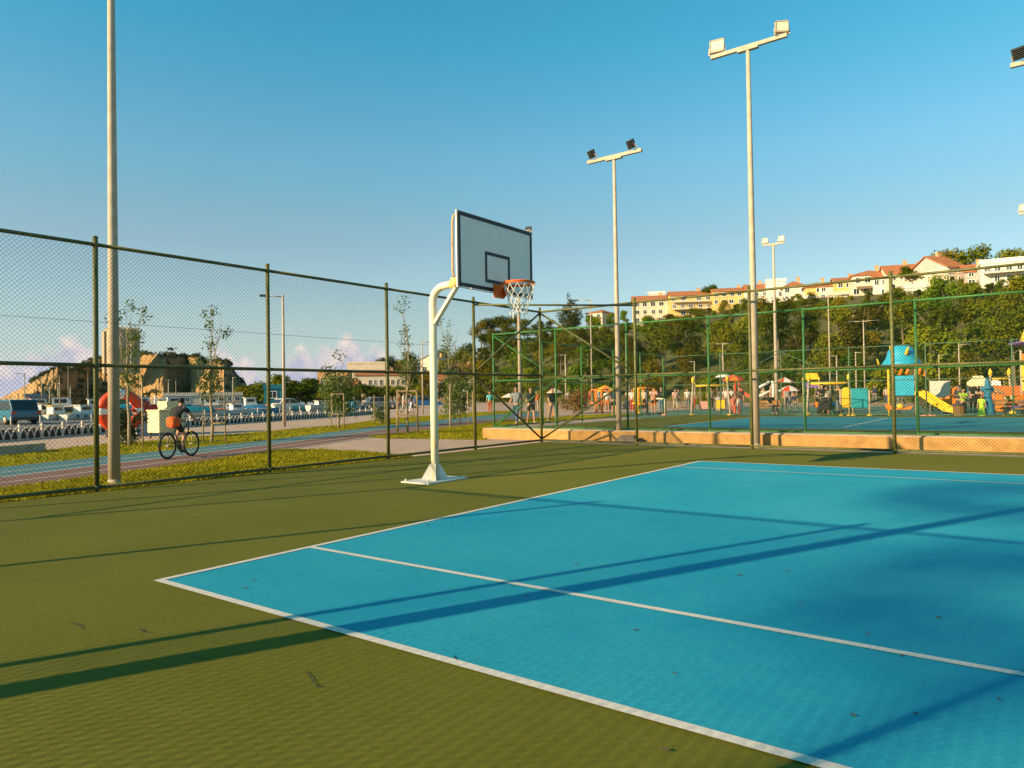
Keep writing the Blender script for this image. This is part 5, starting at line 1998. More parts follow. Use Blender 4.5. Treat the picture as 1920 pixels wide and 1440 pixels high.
def pose_meshes(kind):
    if kind in POSES:
        return POSES[kind]
    P = pose_points(kind)
    names = list(P)
    ix = {n: i for i, n in enumerate(names)}
    ed = [('pelvis', 'waist'), ('waist', 'chest'), ('chest', 'neck'), ('neck', 'jaw'), ('jaw', 'skull'), ('skull', 'top')]
    for n in 'lr':
        ed += [('chest', 'sh' + n), ('sh' + n, 'el' + n), ('el' + n, 'wr' + n), ('wr' + n, 'ha' + n), ('pelvis', 'hp' + n), ('hp' + n, 'kn' + n), ('kn' + n, 'an' + n), ('an' + n, 'to' + n)]
    R = dict(pelvis=(.125, .10), waist=(.11, .09), chest=(.112, .092), neck=.05, jaw=(.068, .075), skull=(.078, .092), top=(.05, .06))
    for n in 'lr':
        R.update({'sh' + n: .054, 'el' + n: .045, 'wr' + n: .03, 'ha' + n: (.036, .022), 'hp' + n: .088, 'kn' + n: .058, 'an' + n: .042, 'to' + n: (.042, .03)})
    body = skin('body', [P[n] for n in names], [(ix[a], ix[b]) for a, b in ed], [R[n] for n in names])
    # fingers, thumb, ears, nose joined to the same mesh
    mb = MB()
    mb.v = [tuple(v.co) for v in body.vertices]
    mb.f = [list(p.vertices) for p in body.polygons]
    mb.sm = [True] * len(mb.f)
    mb.mi = [0] * len(mb.f)
    for n, s in (('l', -1), ('r', 1)):
        w, h = Vector(P['wr' + n]), Vector(P['ha' + n])
        d = (h - w).normalized()
        side = d.cross(Vector((s, 0, 0))).normalized()
        inn = Vector((-s, 0, 0))
        for k in range(4):
            o = h + side * (k - 1.5) * .018
            L = (.055, .066, .062, .048)[k]
            mb.tube([o - d * .02, o + d * L * .55, o + d * L * .85 + inn * .022], [.0095, .0085, .007], 5)
        o = h - d * .05 + side * .025 * (1 if d.y >= 0 else -1)
        mb.tube([o, o + d * .035 + inn * .02 + side * .015, o + d * .06 + inn * .022], [.011, .010, .008], 5)
    J, K = Vector(P['jaw']), Vector(P['skull'])
    mb.ball(K + Vector((0, .098, -.035)), (.014, .02, .02), 6, 4)
    for s in (-1, 1):
        mb.ball(K + Vector((s * .083, -.005, -.03)), (.012, .02, .032), 6, 4)
    for s in (-1, 1):
        mb.ball(K + Vector((s * .034, .087, -.012)), (.012, .008, .008), 6, 4, mi=1)
    mb.box(J + Vector((0, .083, -.018)), (.045, .008, .008), mi=1)
    o = mb.build('body', [SKIN, M_dark])
    body = o.data
    bpy.data.objects.remove(o)

    def part(nm, ns, eds, rr, root):
        names = list(ns)
        ix = {n: i for i, n in enumerate(names)}
        return skin(nm, [ns[n] for n in names], [(ix[a], ix[b]) for a, b in eds], [rr[n] for n in names], ix[root])

    def mid(a, b, t):
        return tuple(Vector(P[a]).lerp(Vector(P[b]), t))
    # shirt to the mid upper arm
    ns = dict(pel=mid('pelvis', 'waist', -.1), waist=P['waist'], chest=P['chest'], nk=mid('chest', 'neck', .75))
    ee = [('pel', 'waist'), ('waist', 'chest'), ('chest', 'nk')]
    rr = dict(pel=(.155, .118), waist=(.14, .108), chest=(.188, .168), nk=.10)
    for n in 'lr':
        ns['s' + n] = P['sh' + n]
        ns['e' + n] = mid('sh' + n, 'el' + n, .7)
        ee += [('chest', 's' + n), ('s' + n, 'e' + n)]
        rr['s' + n] = .078
        rr['e' + n] = .064
    shirt = part('shirt', ns, ee, rr, 'chest')
    # trousers / shorts
    out = {}
    for nm, cut in (('trousers', .93), ('shorts', .42)):
        ns = dict(w=mid('pelvis', 'waist', .35), pel=P['pelvis'])
        ee = [('w', 'pel')]
        rr = dict(w=(.142, .108), pel=(.15, .115))
        for n in 'lr':
            ns['h' + n] = P['hp' + n]
            ee += [('pel', 'h' + n)]
            rr['h' + n] = .102
            if cut > .5:
                ns['k' + n] = P['kn' + n]
                ns['a' + n] = mid('kn' + n, 'an' + n, cut - .08)
                ee += [('h' + n, 'k' + n), ('k' + n, 'a' + n)]
                rr['k' + n] = .074
                rr['a' + n] = .06
            else:
                ns['k' + n] = mid('hp' + n, 'kn' + n, .78)
                ee += [('h' + n, 'k' + n)]
                rr['k' + n] = .086
        out[nm] = part(nm, ns, ee, rr, 'pel')
    # hair cap and long hair
    mb = MB()
    mb.ball(K + Vector((0, -.012, .022)), (.092, .104, .088), 12, 8)
    v2 = []
    for x, y, z in mb.v:
        q = Vector((x, y, z)) - K
        if q.y > .03 and q.z < .045:
            q.y *= .35
        v2.append(tuple(K + q))
    mb.v = v2
    o = mb.build('hair', M_dark)
    hair = o.data
    bpy.data.objects.remove(o)
    mb = MB()
    for n in 'lr':
        a, t_ = Vector(P['an' + n]), Vector(P['to' + n])
        mb.tube([a + Vector((0, -.05, -.045)), a.lerp(t_, .4) + Vector((0, 0, -.02)), t_ + Vector((0, .04, -.01))], [.045, .05, .032], 8)
    o = mb.build('shoe', M_dark)
    shoe = o.data
    bpy.data.objects.remove(o)
    # long skirt
    mb = MB()
    pe = Vector(P['pelvis'])
    mb.lathe([(.12, .18), (.15, .06), (.17, -.1), (.23, -.45), (.27, -.80), (.26, -.86), (.02, -.86)], pe, 14)
    mb.v = [(x, (y - pe.y) * .8 + pe.y, z) for x, y, z in mb.v]
    o = mb.build('skirt', M_dark)
    skirt = o.data
    bpy.data.objects.remove(o)
    # headscarf
    mb = MB()
    mb.lathe([(.02, .135), (.07, .12), (.102, .06), (.108, -.03), (.11, -.12), (.15, -.22), (.19, -.30), (.02, -.30)], K + Vector((0, -.015, 0)), 12)
    o = mb.build('headscarf', M_dark)
    scarf = o.data
    bpy.data.objects.remove(o)
    POSES[kind] = dict(body=body, shirt=shirt, hair=hair, shoes=shoe, skirt=skirt, headscarf=scarf, **out)
    return POSES[kind]


CLOTH = {}


def cloth(c):
    if c not in CLOTH:
        CLOTH[c] = mat('fabric_%d' % len(CLOTH), c, .85, .12, 8)
    return CLOTH[c]


BLK, GRY, WHT, NAVY, KHA, REDC, TEALC, BEI = (.018, .018, .02), (.16, .16, .17), (.62, .58, .54), (.025, .035, .08), (.25, .2, .12), (.45, .04, .03), (.03, .18, .30), (.45, .36, .25)


def person(label, p, rz, kind='stand', H=1.72, top=BLK, low=NAVY, lower='trousers', hair=BLK, scarf=None, group=None):
    t = thing('person', label, 'person', p, rz, group, H / 1.72)
    M_ = pose_meshes(kind)
    parts = [('body', SKIN), ('shirt', cloth(top)), (lower, cloth(low)), ('shoes', cloth((.04, .035, .03)))]
    parts.append(('headscarf', cloth(scarf)) if scarf else ('hair', cloth(hair)))
    for nm, mt in parts:
        o = bpy.data.objects.new(nm, M_[nm])
        C.objects.link(o)
        o.parent = t
        if not o.data.materials:
            o.data.materials.append(mt)
        o.material_slots[0].link = 'OBJECT'
        o.material_slots[0].material = mt
    return t


def pat(label, px, D, ang, z=0.0, py=None, **k):
    b = at(px, 740, D)
    b.z = z
    return person(label, b, face(b) + PI + ang, **k)


# cyclist on the track
bd = Vector((-.44, .90, 0)).normalized()
BS = 0.84
bz = math.atan2(bd.y, bd.x) - PI / 2
bp = (G(324, 858.5) + G(364, 853.5)) / 2 + Vector((.05, -.12, 0))
bp.z = -.006
t = thing('bicycle', 'dark mountain bicycle with a yellow fork ridden along the track', 'bicycle', bp, bz, None, BS)
WR = .345


def wheel_bike(y):
    mb = MB()
    mb.tube([(0, y + WR * math.cos(a), WR + .01 + WR * math.sin(a)) for a in [2 * PI * i / 28 for i in range(29)]], .026, 8, False)
    w = mb.build('tyre', M_tyre, t)
    mb = MB()
    mb.tube([(0, y + (WR - .035) * math.cos(a), WR + .01 + (WR - .035) * math.sin(a)) for a in [2 * PI * i / 28 for i in range(29)]], .011, 6, False)
    mb.build('rim', M_dark, w)
    mb = MB()
    for i in range(14):
        a = 2 * PI * i / 14
        mb.tube([((-1) ** i * .025, y + .02 * math.cos(a + .8), WR + .01 + .02 * math.sin(a + .8)), (0, y + (WR - .04) * math.cos(a), WR + .01 + (WR - .04) * math.sin(a))], .002, 3, False)
    mb.tube([(-.05, y, WR + .01), (.05, y, WR + .01)], .022, 8)
    mb.build('spokes', M_galv, w)


wheel_bike(-.53)
wheel_bike(.53)
mb = MB()
bb, st_, hd, hb_ = Vector((0, -.08, .30)), Vector((0, -.22, .84)), Vector((0, .36, .88)), Vector((0, .40, .74))
for a, b, r in ((bb, st_, .019), (bb, hb_, .022), (st_ + Vector((0, .02, -.06)), hd, .018), (hd, hb_, .024)):
    mb.tube([a, b], r, 8)
for s in (-1, 1):
    mb.tube([bb + Vector((s * .02, 0, 0)), (s * .06, -.53, WR + .01)], .010, 6)
    mb.tube([st_ + Vector((s * .015, 0, -.06)), (s * .06, -.53, WR + .01)], .009, 6)
mb.build('frame', M_dark, t)
mb = MB()
for s in (-1, 1):
    mb.tube([hb_ + Vector((s * .05, 0, 0)), (s * .06, .53, WR + .01)], .017, 8)
mb.box(hb_ + Vector((0, .01, -.01)), (.14, .05, .03))
mb.build('fork', mat('fork_yellow', (.70, .62, .04), .4, .1, 5), t)
mb = MB()
mb.tube([hd, hd + Vector((0, .0, .08)), hd + Vector((0, .08, .12))], .016, 8)
mb.tube([(-.32, .40, 1.02), (-.1, .46, 1.0), (.1, .46, 1.0), (.32, .40, 1.02)], .013, 8)
mb.build('handlebar', M_dark, t)
mb = MB()
mb.tube([st_, (0, -.24, .93)], .014, 8)
mb.ball((0, -.26, .95), (.075, .14, .03), 10, 6)
mb.build('saddle', M_tyre, t)
mb = MB()
mb.lathe([(.02, -.01), (.09, -.01), (.09, .01), (.02, .01)], (.05, -.08, .30), 14, M=Matrix.Rotation(PI / 2, 3, 'Y'))
mb.tube([(.07, -.08, .30), (.08, .04, .18)], .012, 6)
mb.tube([(-.07, -.08, .30), (-.08, -.18, .43)], .012, 6)
mb.box((.12, .04, .175), (.1, .09, .02))
mb.box((-.12, -.18, .435), (.1, .09, .02))
mb.build('crankset', M_dark, t)
ry = Vector((-bd.x * .23 * BS, -bd.y * .23 * BS, -.015))
cyc = person('cyclist in a black shirt and shorts with an orange jacket tied round the waist', bp + ry, bz, 'cycle', 1.72 * BS, top=BLK, low=BLK, lower='shorts')
mb = MB()
mb.lathe([(.12, .12), (.175, .08), (.185, -.06), (.16, -.16), (.05, -.18)], (0, -.05, 1.06), 12)
mb.ball((.06, -.19, .98), (.10, .05, .13), 8, 6)
mb.build('tied_jacket', cloth((.80, .12, .02)), cyc)

# walkers on the lawn by the second court
pat('walker in dark top and beige trousers seen between the corner posts', 1035, 33.5, .5, H=1.70, kind='walk', top=BLK, low=GRY, hair=BLK)
pat('walker in black shorts and dark top on the lawn, left of the corner post', 995, 32.2, .3, H=1.72, kind='walk', top=(.03, .03, .04), low=BLK, lower='shorts')
pat('walker in pale grey top and blue trousers beside the lawn pole', 968, 31.0, -.4, H=1.74, kind='walk', top=(.20, .22, .25), low=(.06, .11, .2))
pat('person in an orange top far beyond the lawn walkers', 1006, 56, 0, H=1.7, top=(.7, .16, .03), low=BEI)
pat('man in a white shirt standing behind the timber tree frame', 757, 62, 1.2, H=1.75, kind='walk', top=WHT, low=BEI)
pat('woman in a dark top and white trousers behind the timber tree frame', 771, 60, -1.0, H=1.66, kind='walk', top=NAVY, low=WHT)
pat('person in an orange top and dark trousers left of the timber tree frame', 749, 66, .6, H=1.68, kind='walk', top=(.6, .22, .05), low=(.05, .06, .05))
pat('person in a black and white outfit below the rusty roofed house', 868, 58, .2, H=1.70, top=WHT, low=BLK)
pat('person with a cyan top near the poster panel right of the hoop post', 918, 55, .2, H=1.7, top=(.12, .5, .5), low=(.5, .12, .03))
# playground people
pat('woman in a loose black dress standing with a pushchair in the playground', 1541, 41.0, .2, H=1.70, kind='reach', top=BLK, low=BLK, lower='skirt')
pat('woman with long dark hair in white trousers in front of the red slide', 1386, 42.5, .1, H=1.68, top=(.10, .05, .04), low=WHT, hair=(.05, .025, .015))
pat('child in a coral outfit beside the woman in white trousers', 1374, 42.0, .4, H=1.15, top=(.75, .2, .14), low=(.75, .2, .14))
pat('person in a dark top sitting on the timber bench behind the tall pole', 1446, 42.8, .5, kind='sit', top=BLK, low=NAVY)
pat('woman in a blue patterned robe at the right by the orange panel', 1852, 36.5, .2, H=1.68, top=TEALC, low=TEALC, lower='skirt', scarf=(.04, .2, .32))
pat('child in a neon green dress beside the woman in the blue robe', 1840, 36.2, -.3, H=1.05, top=(.45, .72, .06), low=(.45, .72, .06), lower='skirt')
pat('person in a lime green vest bending behind the slatted bin', 1806, 37.5, .6, H=1.35, kind='reach', top=(.35, .6, .05), low=BLK)
pat('person in white shirt with an orange bag left of the mid pole', 1138, 50, .1, H=1.68, top=WHT, low=(.6, .2, .05), lower='shorts')
pat('person in dark clothes with bare legs just left of the mid pole', 1151, 44, .1, H=1.72, top=NAVY, low=BLK, lower='shorts')
pat('person in a pink top exercising right of the ridge post', 1225, 47, .2, H=1.74, kind='reach', top=(.62, .36, .30), low=BLK, lower='shorts')
pat('man in a black shirt leaning by the cream bar right of the ridge post', 1240, 46, -.5, H=1.76, kind='reach', top=BLK, low=(.1, .18, .25))
pat('woman in a pink and cream outfit walking left of the swing legs', 1266, 52, .3, H=1.66, kind='walk', top=(.66, .40, .32), low=BEI)
pat('person in white and red at the exercise machines', 1185, 52, .1, H=1.70, top=WHT, low=REDC)
pat('person in a white top standing at the fence side of the exercise machines', 1208, 56, .1, H=1.70, top=(.6, .5, .4), low=BLK)
pat('person in a white shirt standing behind the pink swing seat', 1289, 58, .1, H=1.7, top=WHT, low=GRY)
pat('person in a cream top behind the swings', 1300, 60, -.2, H=1.64, top=BEI, low=REDC)
pat('person in grey behind the yellow swing seat', 1333, 56, .2, H=1.7, top=KHA, low=BLK)
pat('person in a white blouse between the swing legs and the red slide', 1361, 55, 0, H=1.68, top=WHT, low=GRY)
pat('person in blue and white left of the yellow swing seat', 1346, 50, 0, H=1.2, top=(.4, .44, .55), low=WHT)
pat('person in a beige coat far behind the white pipes', 1432, 60, .3, H=1.7, top=BEI, low=BLK)
pat('person in dark blue behind the red and white umbrella', 1476, 52, .2, H=1.70, kind='walk', top=(.3, .28, .3), low=NAVY)
pat('child in blue near the red and white umbrella', 1490, 50, -.3, H=1.2, top=NAVY, low=GRY)
pat('person in an orange shirt beyond the woman in black', 1573, 50, .2, H=1.7, top=(.55, .25, .1), low=GRY)
pat('person carrying an orange bag next to the woman in black', 1549, 43, .3, H=1.55, top=(.6, .5, .4), low=(.7, .25, .05))
pat('dark clothed person behind the tent wall', 1762, 52, .1, H=1.65, top=BLK, low=REDC)
pat('person in black under the pale tent', 1824, 50, .2, H=1.7, top=BLK, low=BLK)
pat('person in white under the pale tent', 1833, 54, .1, H=1.7, top=WHT, low=GRY)
pat('person in pink squatting behind the yellow spring toy', 1836, 48, .1, kind='sit', top=(.5, .12, .14), low=GRY)
pat('person in black bending at the foot of the lifebuoy wall by the bin', 1798, 39, -.7, H=1.5, kind='reach', top=(.05, .05, .06), low=(.08, .06, .06))
rp2 = random.Random(41)
TOPN = [('white', WHT), ('black', BLK), ('red', REDC), ('beige', BEI), ('grey', GRY), ('navy', NAVY)]
LOWN = [('dark', BLK), ('beige', KHA), ('grey', GRY), ('blue', (.06, .10, .2))]
for i in range(42):
    px = 1040 + i * 20.5 + rp2.uniform(-7, 7)
    D = rp2.uniform(62, 72)
    a, b_ = rp2.choice(TOPN), rp2.choice(LOWN)
    pat('person in a %s top and %s trousers in the crowd behind the playground' % (a[0], b_[0]), px, D, rp2.uniform(-2, 2), H=rp2.uniform(1.55, 1.8), kind=rp2.choice(('stand', 'walk')), top=a[1], low=b_[1], hair=rp2.choice((BLK, (.08, .05, .03))), group='crowd along the back of the playground')

# ================================================================== PLAYGROUND
def pp(px, D, z=-.012):
    b = at(px, 740, D)
    b.z = z
    return b


def swing(label, px0, px1, D, top, beamc, seats, yaw=0.0):
    a, b = pp(px0, D), pp(px1, D)
    c = (a + b) / 2
    w = (b - a).length
    H = at((px0 + px1) / 2, top, D).z
    t = thing('swing_set', label, 'swing', c, face(c) + yaw, 'swing sets')
    mb = MB()
    mb.tube([(-w / 2, 0, H), (w / 2, 0, H)], .075, 10)
    mb.build('beam', beamc, t)
    for s in (-1, 1):
        for q in (-1, 1):
            mb = MB()
            x1 = s * (w / 2 + .12)
            mb.tube([(x1, q * .75, 0), (s * w / 2, q * .05, H + .22)], .055, 8)
            lg = mb.build('leg', M_galv, t)
            mb = MB()
            mb.lathe([(.05, 0), (.10, .1), (.09, .28), (.02, .42)], (s * w / 2, q * .05, H + .12), 8)
            mb.build('tip', M_yel, lg)
            mb = MB()
            mb.lathe([(.16, 0), (.16, .06), (.08, .12)], (x1, q * .75, 0), 10)
            mb.build('foot', M_yel, lg)
    for (f, m_, hh) in seats:
        x = f * w / 2
        mb = MB()
        z0 = .42
        mb.box((x, 0, z0 + hh / 2), (.46, .09, hh))
        mb.box((x, .16, z0 + .06), (.44, .32, .06))
        for s in (-1, 1):
            mb.box((x + s * .22, .14, z0 + .2), (.05, .32, .3))
        se = mb.build('seat', m_, t)
        mb = MB()
        for s in (-1, 1):
            mb.tube([(x + s * .2, 0, z0 + hh), (x + s * .18, 0, H)], .012, 5)
        mb.build('chain', M_galv, se)
    return t


swing('swing set with yellow beam holding a pink and a yellow bucket seat', 1300, 1364, 42.5, 722, M_yel, ((-.4, M_pink, .42), (.6, M_yel, .5)))
swing('swing set with orange-yellow beam behind the woman in the black dress', 1517, 1592, 43.5, 718.5, M_yel, ((-.5, M_ora, .3), (.1, M_cyan, .3)))
swing('swing set with yellow-tipped legs far right, before the tent', 1858, 1893, 46, 709, M_yel, ((0, M_ora, .3),))


def post_panel(name, label, cat, px, D, w, h, z0, m_, group=None, yaw=0.0, arch=False):
    c = pp(px, D)
    t = thing(name, label, cat, c, face(c) + yaw, group)
    mb = MB()
    if arch:
        pts = [(-w / 2, z0), (w / 2, z0), (w / 2, z0 + h - w / 2)] + [(w / 2 * math.cos(a), z0 + h - w / 2 + w / 2 * math.sin(a)) for a in [PI * i / 8 for i in range(1, 8)]] + [(-w / 2, z0 + h - w / 2)]
    else:
        pts = [(-w / 2, z0), (w / 2, z0), (w / 2, z0 + h), (-w / 2, z0 + h)]
    mb.prism(pts, -.05, .05, Matrix.Rotation(PI / 2, 4, 'X'))
    pn = mb.build('panel', m_, t)
    bv = pn.modifiers.new('bevel', 'BEVEL')
    bv.width = .04
    bv.segments = 2
    for s in (-1, 1):
        mb = MB()
        mb.tube([(s * (w / 2 + .06), 0, 0), (s * (w / 2 + .06), 0, z0 + h * .9)], .05, 8)
        po = mb.build('post', M_galv, t)
        mb = MB()
        mb.lathe([(.15, 0), (.15, .07), (.07, .13)], (s * (w / 2 + .06), 0, 0), 10)
        mb.build('foot', M_yel, po)
    return t


post_panel('playground_board', 'yellow round-topped play panel left of the teal one', 'play panel', 1587, 41, .46, 1.06, .45, M_yel, arch=True)
post_panel('playground_board', 'teal rectangular play panel right of the yellow one', 'play panel', 1611, 41, .82, 1.02, .42, mat('panel_teal', (.02, .28, .33), .4, .15, 3))

# blue tower with horned dome roof, slide and climbing net
c = pp(1692, 42)
fz = face(c)
t = thing('play_tower', 'blue play tower with a domed roof carrying yellow horns', 'play tower', c, fz)
for x in (-.62, .62):
    for y in (0, 1.2):
        mb = MB()
        mb.tube([(x, y, 0), (x, y, 2.75)], .06, 8)
        mb.build('post', M_yel if x < 0 else M_galv, t)
mb = MB()
mb.box((0, .6, 1.02), (1.3, 1.3, .10))
mb.build('deck', M_dark, t)
mb = MB()
mb.box((.05, -.07, 1.55), (.98, .07, 1.02))
pn = mb.build('panel', M_cyan, t)
mb = MB()
prof = [(.88, 2.55), (.97, 2.66), (.88, 2.8), (.74, 3.0), (.68, 3.25), (.56, 3.5), (.33, 3.66), (.02, 3.7)]
mb.lathe(prof, (0, .55, 0), 16)
mb.v = [(x, y, z + (.05 * math.sin(6 * math.atan2(y - .55, x)) if z < 2.7 else 0)) for x, y, z in mb.v]
rf = mb.build('roof', M_cyan, t)
for (x, y, z, lx, lz, s) in ((.22, -.1, 3.15, .12, .42, .10), (-.45, .2, 3.4, -.1, .25, .07), (-1.05, .4, 2.65, -.1, .35, .07)):
    mb = MB()
    mb.tube([(x, y, z), (x + lx * .5, y - .08, z + lz * .6), (x + lx, y - .1, z + lz)], [s, s * .7, .015], 8)
    mb.build('horn', M_yel, rf)
for (x, z, h) in ((-.4, 2.1, .42), (-.1, 2.1, .5), (.2, 2.12, .4), (.75, 2.1, .5), (1.0, 2.0, .35)):
    mb = MB()
    mb.tube([(x, -.05, z), (x + .08, -.05, z + h * .6), (x + .04, -.05, z + h)], [.09, .07, .01], 8)
    mb.build('flame', M_ora, t)
mb = MB()
pts = [(.72, -.1, 1.08), (1.0, -.3, 1.0), (1.5, -.7, .58), (1.95, -1.05, .26), (2.35, -1.3, .17), (2.6, -1.4, .20)]
for i in range(len(pts) - 1):
    a, b = Vector(pts[i]), Vector(pts[i + 1])
    mb.bar(a, b, .5, .05)
    for s in (-1, 1):
        d = (b - a).normalized()
        r = d.cross(Vector((0, 0, 1))).normalized()
        mb.bar(a + r * s * .26 + Vector((0, 0, .1)), b + r * s * .26 + Vector((0, 0, .1)), .05, .24)
mb.build('slide', M_yel, t)
mb = MB()
a = [Vector((-.65, .2, .98)), Vector((-.65, 1.0, .98)), Vector((-3.3, 1.0, .05)), Vector((-3.3, .2, .05))]
mb.bar(a[0], a[3], .1, .1)
mb.bar(a[1], a[2], .1, .1)
for i in range(11):
    mb.bar(a[0].lerp(a[3], i / 10), a[1].lerp(a[2], i / 10), .05, .05)
mb.bar((a[0] + a[1]) / 2 + Vector((0, 0, -.03)), (a[2] + a[3]) / 2 + Vector((0, 0, -.03)), .75, .02)
mb.build('ramp', M_dark, t)
c = pp(1685, 40)
t = thing('spring_toy', 'orange and yellow spring rider toy under the blue tower', 'spring toy', c, face(c))
mb = MB()
mb.tube([(.08 * math.cos(a * 1.0), .08 * math.sin(a), .02 + a * .012) for a in [i * .5 for i in range(50)]], .014, 5)
mb.build('spring', M_dark, t)
mb = MB()
mb.prism([(-.55, .36), (.5, .36), (.6, .55), (.35, .5), (.2, .42), (-.2, .42), (-.4, .6), (-.62, .62)], -.12, .12, Matrix.Rotation(PI / 2, 4, 'X'))
mb.build('seat', M_ora, t)
mb = MB()
mb.ball((.05, -.14, .52), (.16, .06, .14), 8, 6)
mb.build('face_plate', M_yel, t)
c = pp(1740, 37.5)
mb = MB()
mb.ball((0, 0, .05), (.42, .35, .18), 10, 6)
o = mb.build('play_mound', M_pink, loc=c)
tag(o, 'low salmon rubber dome on the play floor below the yellow slide', 'play mound')
c = pp(1776, 45)
t = thing('toy_digger', 'orange seat-shaped digger toy right of the yellow slide', 'play toy', c, face(c))
mb = MB()
mb.prism([(-.55, .55), (.35, .5), (.5, .9), (.42, 1.45), (.15, 1.4), (.1, .95), (-.5, .85)], -.28, .28, Matrix.Rotation(PI / 2, 4, 'X'))
bd_ = mb.build('body', M_ora, t)
bv = bd_.modifiers.new('bevel', 'BEVEL')
bv.width = .06
bv.segments = 2
mb = MB()
mb.tube([(-.4, -.1, .75), (-1.0, -.1, 1.0), (-1.7, -.1, 1.02)], .06, 8)
mb.build('arm', M_yel, t)
mb = MB()
mb.tube([(0, 0, 0), (0, 0, .55)], .12, 8)
mb.build('stand', M_purp, t)
# yellow tower with pointed hat roof at the right edge
c = pp(1941, 41)
t = thing('play_tower', 'yellow play tower with a purple-brimmed pointed hat roof at the right edge', 'play tower', c, face(c))
for x in (-.5, .5):
    for y in (0, 1.0):
        mb = MB()
        mb.tube([(x, y, 0), (x, y, 3.1)], .055, 8)
        mb.build('post', M_galv, t)
mb = MB()
mb.lathe([(.02, 3.30), (.62, 3.34), (.98, 3.42), (1.0, 3.47), (.62, 3.45), (.55, 3.5)], (0, .5, 0), 18)
mb.v = [(x, y, z + .06 * math.sin(5 * math.atan2(y - .5, x))) for x, y, z in mb.v]
mb.build('brim', M_purp, t)
mb = MB()
mb.lathe([(.58, 3.46), (.5, 3.7), (.36, 4.1), (.2, 4.5), (.05, 4.75), (.01, 4.78)], (0, .5, 0), 14)
mb.build('hat_roof', M_yel, t)
mb = MB()
mb.box((0, -.06, 2.72), (.96, .06, .42))
mb.build('panel', M_ora, t)
mb = MB()
mb.box((0, -.06, 2.05), (1.0, .06, .70))
mb.build('panel', M_yel, t)
mb = MB()
mb.box((.1, -.06, 1.4), (1.15, .06, .42))
mb.build('panel', M_yel, t)
mb = MB()
mb.lathe([(.16, .6), (.16, 1.2), (.2, 1.25)], (-.1, -.1, 0), 10)
mb.build('tube', M_ora, t)
mb = MB()
mb.bar((-.3, -.1, .95), (-1.2, -.6, .42), .45, .05)
mb.bar((-.3, -.33, 1.02), (-1.2, -.83, .50), .06, .2)
mb.build('slide', M_ora, t)
mb = MB()
mb.bar((-.4, -.35, .72), (-1.1, -.75, .42), .08, .3)
mb.build('slide_side', M_purp, t)
post_panel('playground_board', 'orange square play panel right of the woman in the blue robe', 'play panel', 1866, 39, .62, .74, .28, M_ora)
c = pp(1892, 42)
t = thing('market_stall', 'stall with an orange slanted awning at the right', 'stall', c, face(c))
mb = MB()
mb.bar((0, -.5, 1.0), (0, .7, 1.42), 1.5, .05)
mb.build('awning', M_ora, t)
for x in (-.7, .7):
    for y in (-.45, .65):
        mb = MB()
        mb.tube([(x, y, 0), (x, y, 1.0 + (.4 if y > 0 else 0))], .03, 6)
        mb.build('post', M_galv, t)
mb = MB()
mb.box((0, .1, .55), (1.4, .8, .06))
mb.build('counter', M_wood, t)
c = pp(1893, 38)
t = thing('bench', 'long brown timber bench on thin legs in front of the orange stall', 'bench', c, face(c) + .1)
for z, y, h in ((.44, 0, .06), (.62, .2, .12), (.78, .22, .12)):
    mb = MB()
    mb.box((0, y, z), (1.35, .30 if h < .1 else .04, h))
    mb.build('seat' if h < .1 else 'backrest', M_wood, t)
for x in (-.55, .55):
    mb = MB()
    mb.box((x, 0, .21), (.05, .28, .42))
    mb.box((x, .2, .6), (.05, .05, .5))
    mb.build('leg', M_dark, t)
c = pp(1440, 42.6)
t = thing('bench', 'orange-brown timber bench with a person on it, behind the tall pole', 'bench', c, face(c) + PI + .1)
for z, y, h in ((.44, 0, .06), (.62, -.2, .12), (.78, -.22, .12)):
    mb = MB()
    mb.box((0, y, z), (1.3, .30 if h < .1 else .04, h))
    mb.build('seat' if h < .1 else 'backrest', mat('orange_timber', (.42, .19, .05), .7, .25, 8), t)
for x in (-.5, .5):
    mb = MB()
    mb.box((x, 0, .21), (.05, .28, .42))
    mb.box((x, -.2, .6), (.05, .05, .5))
    mb.build('leg', M_dark, t)
# slatted bin
c = pp(1797.5, 36.5)
t = thing('litter_bin', 'round brown litter bin clad in upright timber slats', 'bin', c)
mb = MB()
mb.lathe([(.20, .04), (.20, .60), (.02, .60)], (0, 0, 0), 16)
mb.build('liner', M_dark, t)
mb = MB()
for i in range(18):
    a = 2 * PI * i / 18
    mb.box((.215 * math.cos(a), .215 * math.sin(a), .32), (.02, .05, .58), rz=a)
mb.build('slats', M_wood, t)
mb = MB()
mb.lathe([(.235, .60), (.235, .64), (.15, .64)], (0, 0, 0), 16)
mb.build('rim', M_dark, t)
c = pp(1036, 46)
t = thing('litter_bin', 'small timber bin on the lawn edge left of the mid pole', 'bin', c)
mb = MB()
mb.box((0, 0, .42), (.6, .4, .8))
mb.build('body', M_wood, t)
mb = MB()
mb.box((0, 0, .84), (.66, .46, .05))
mb.build('lid', M_dark, t)
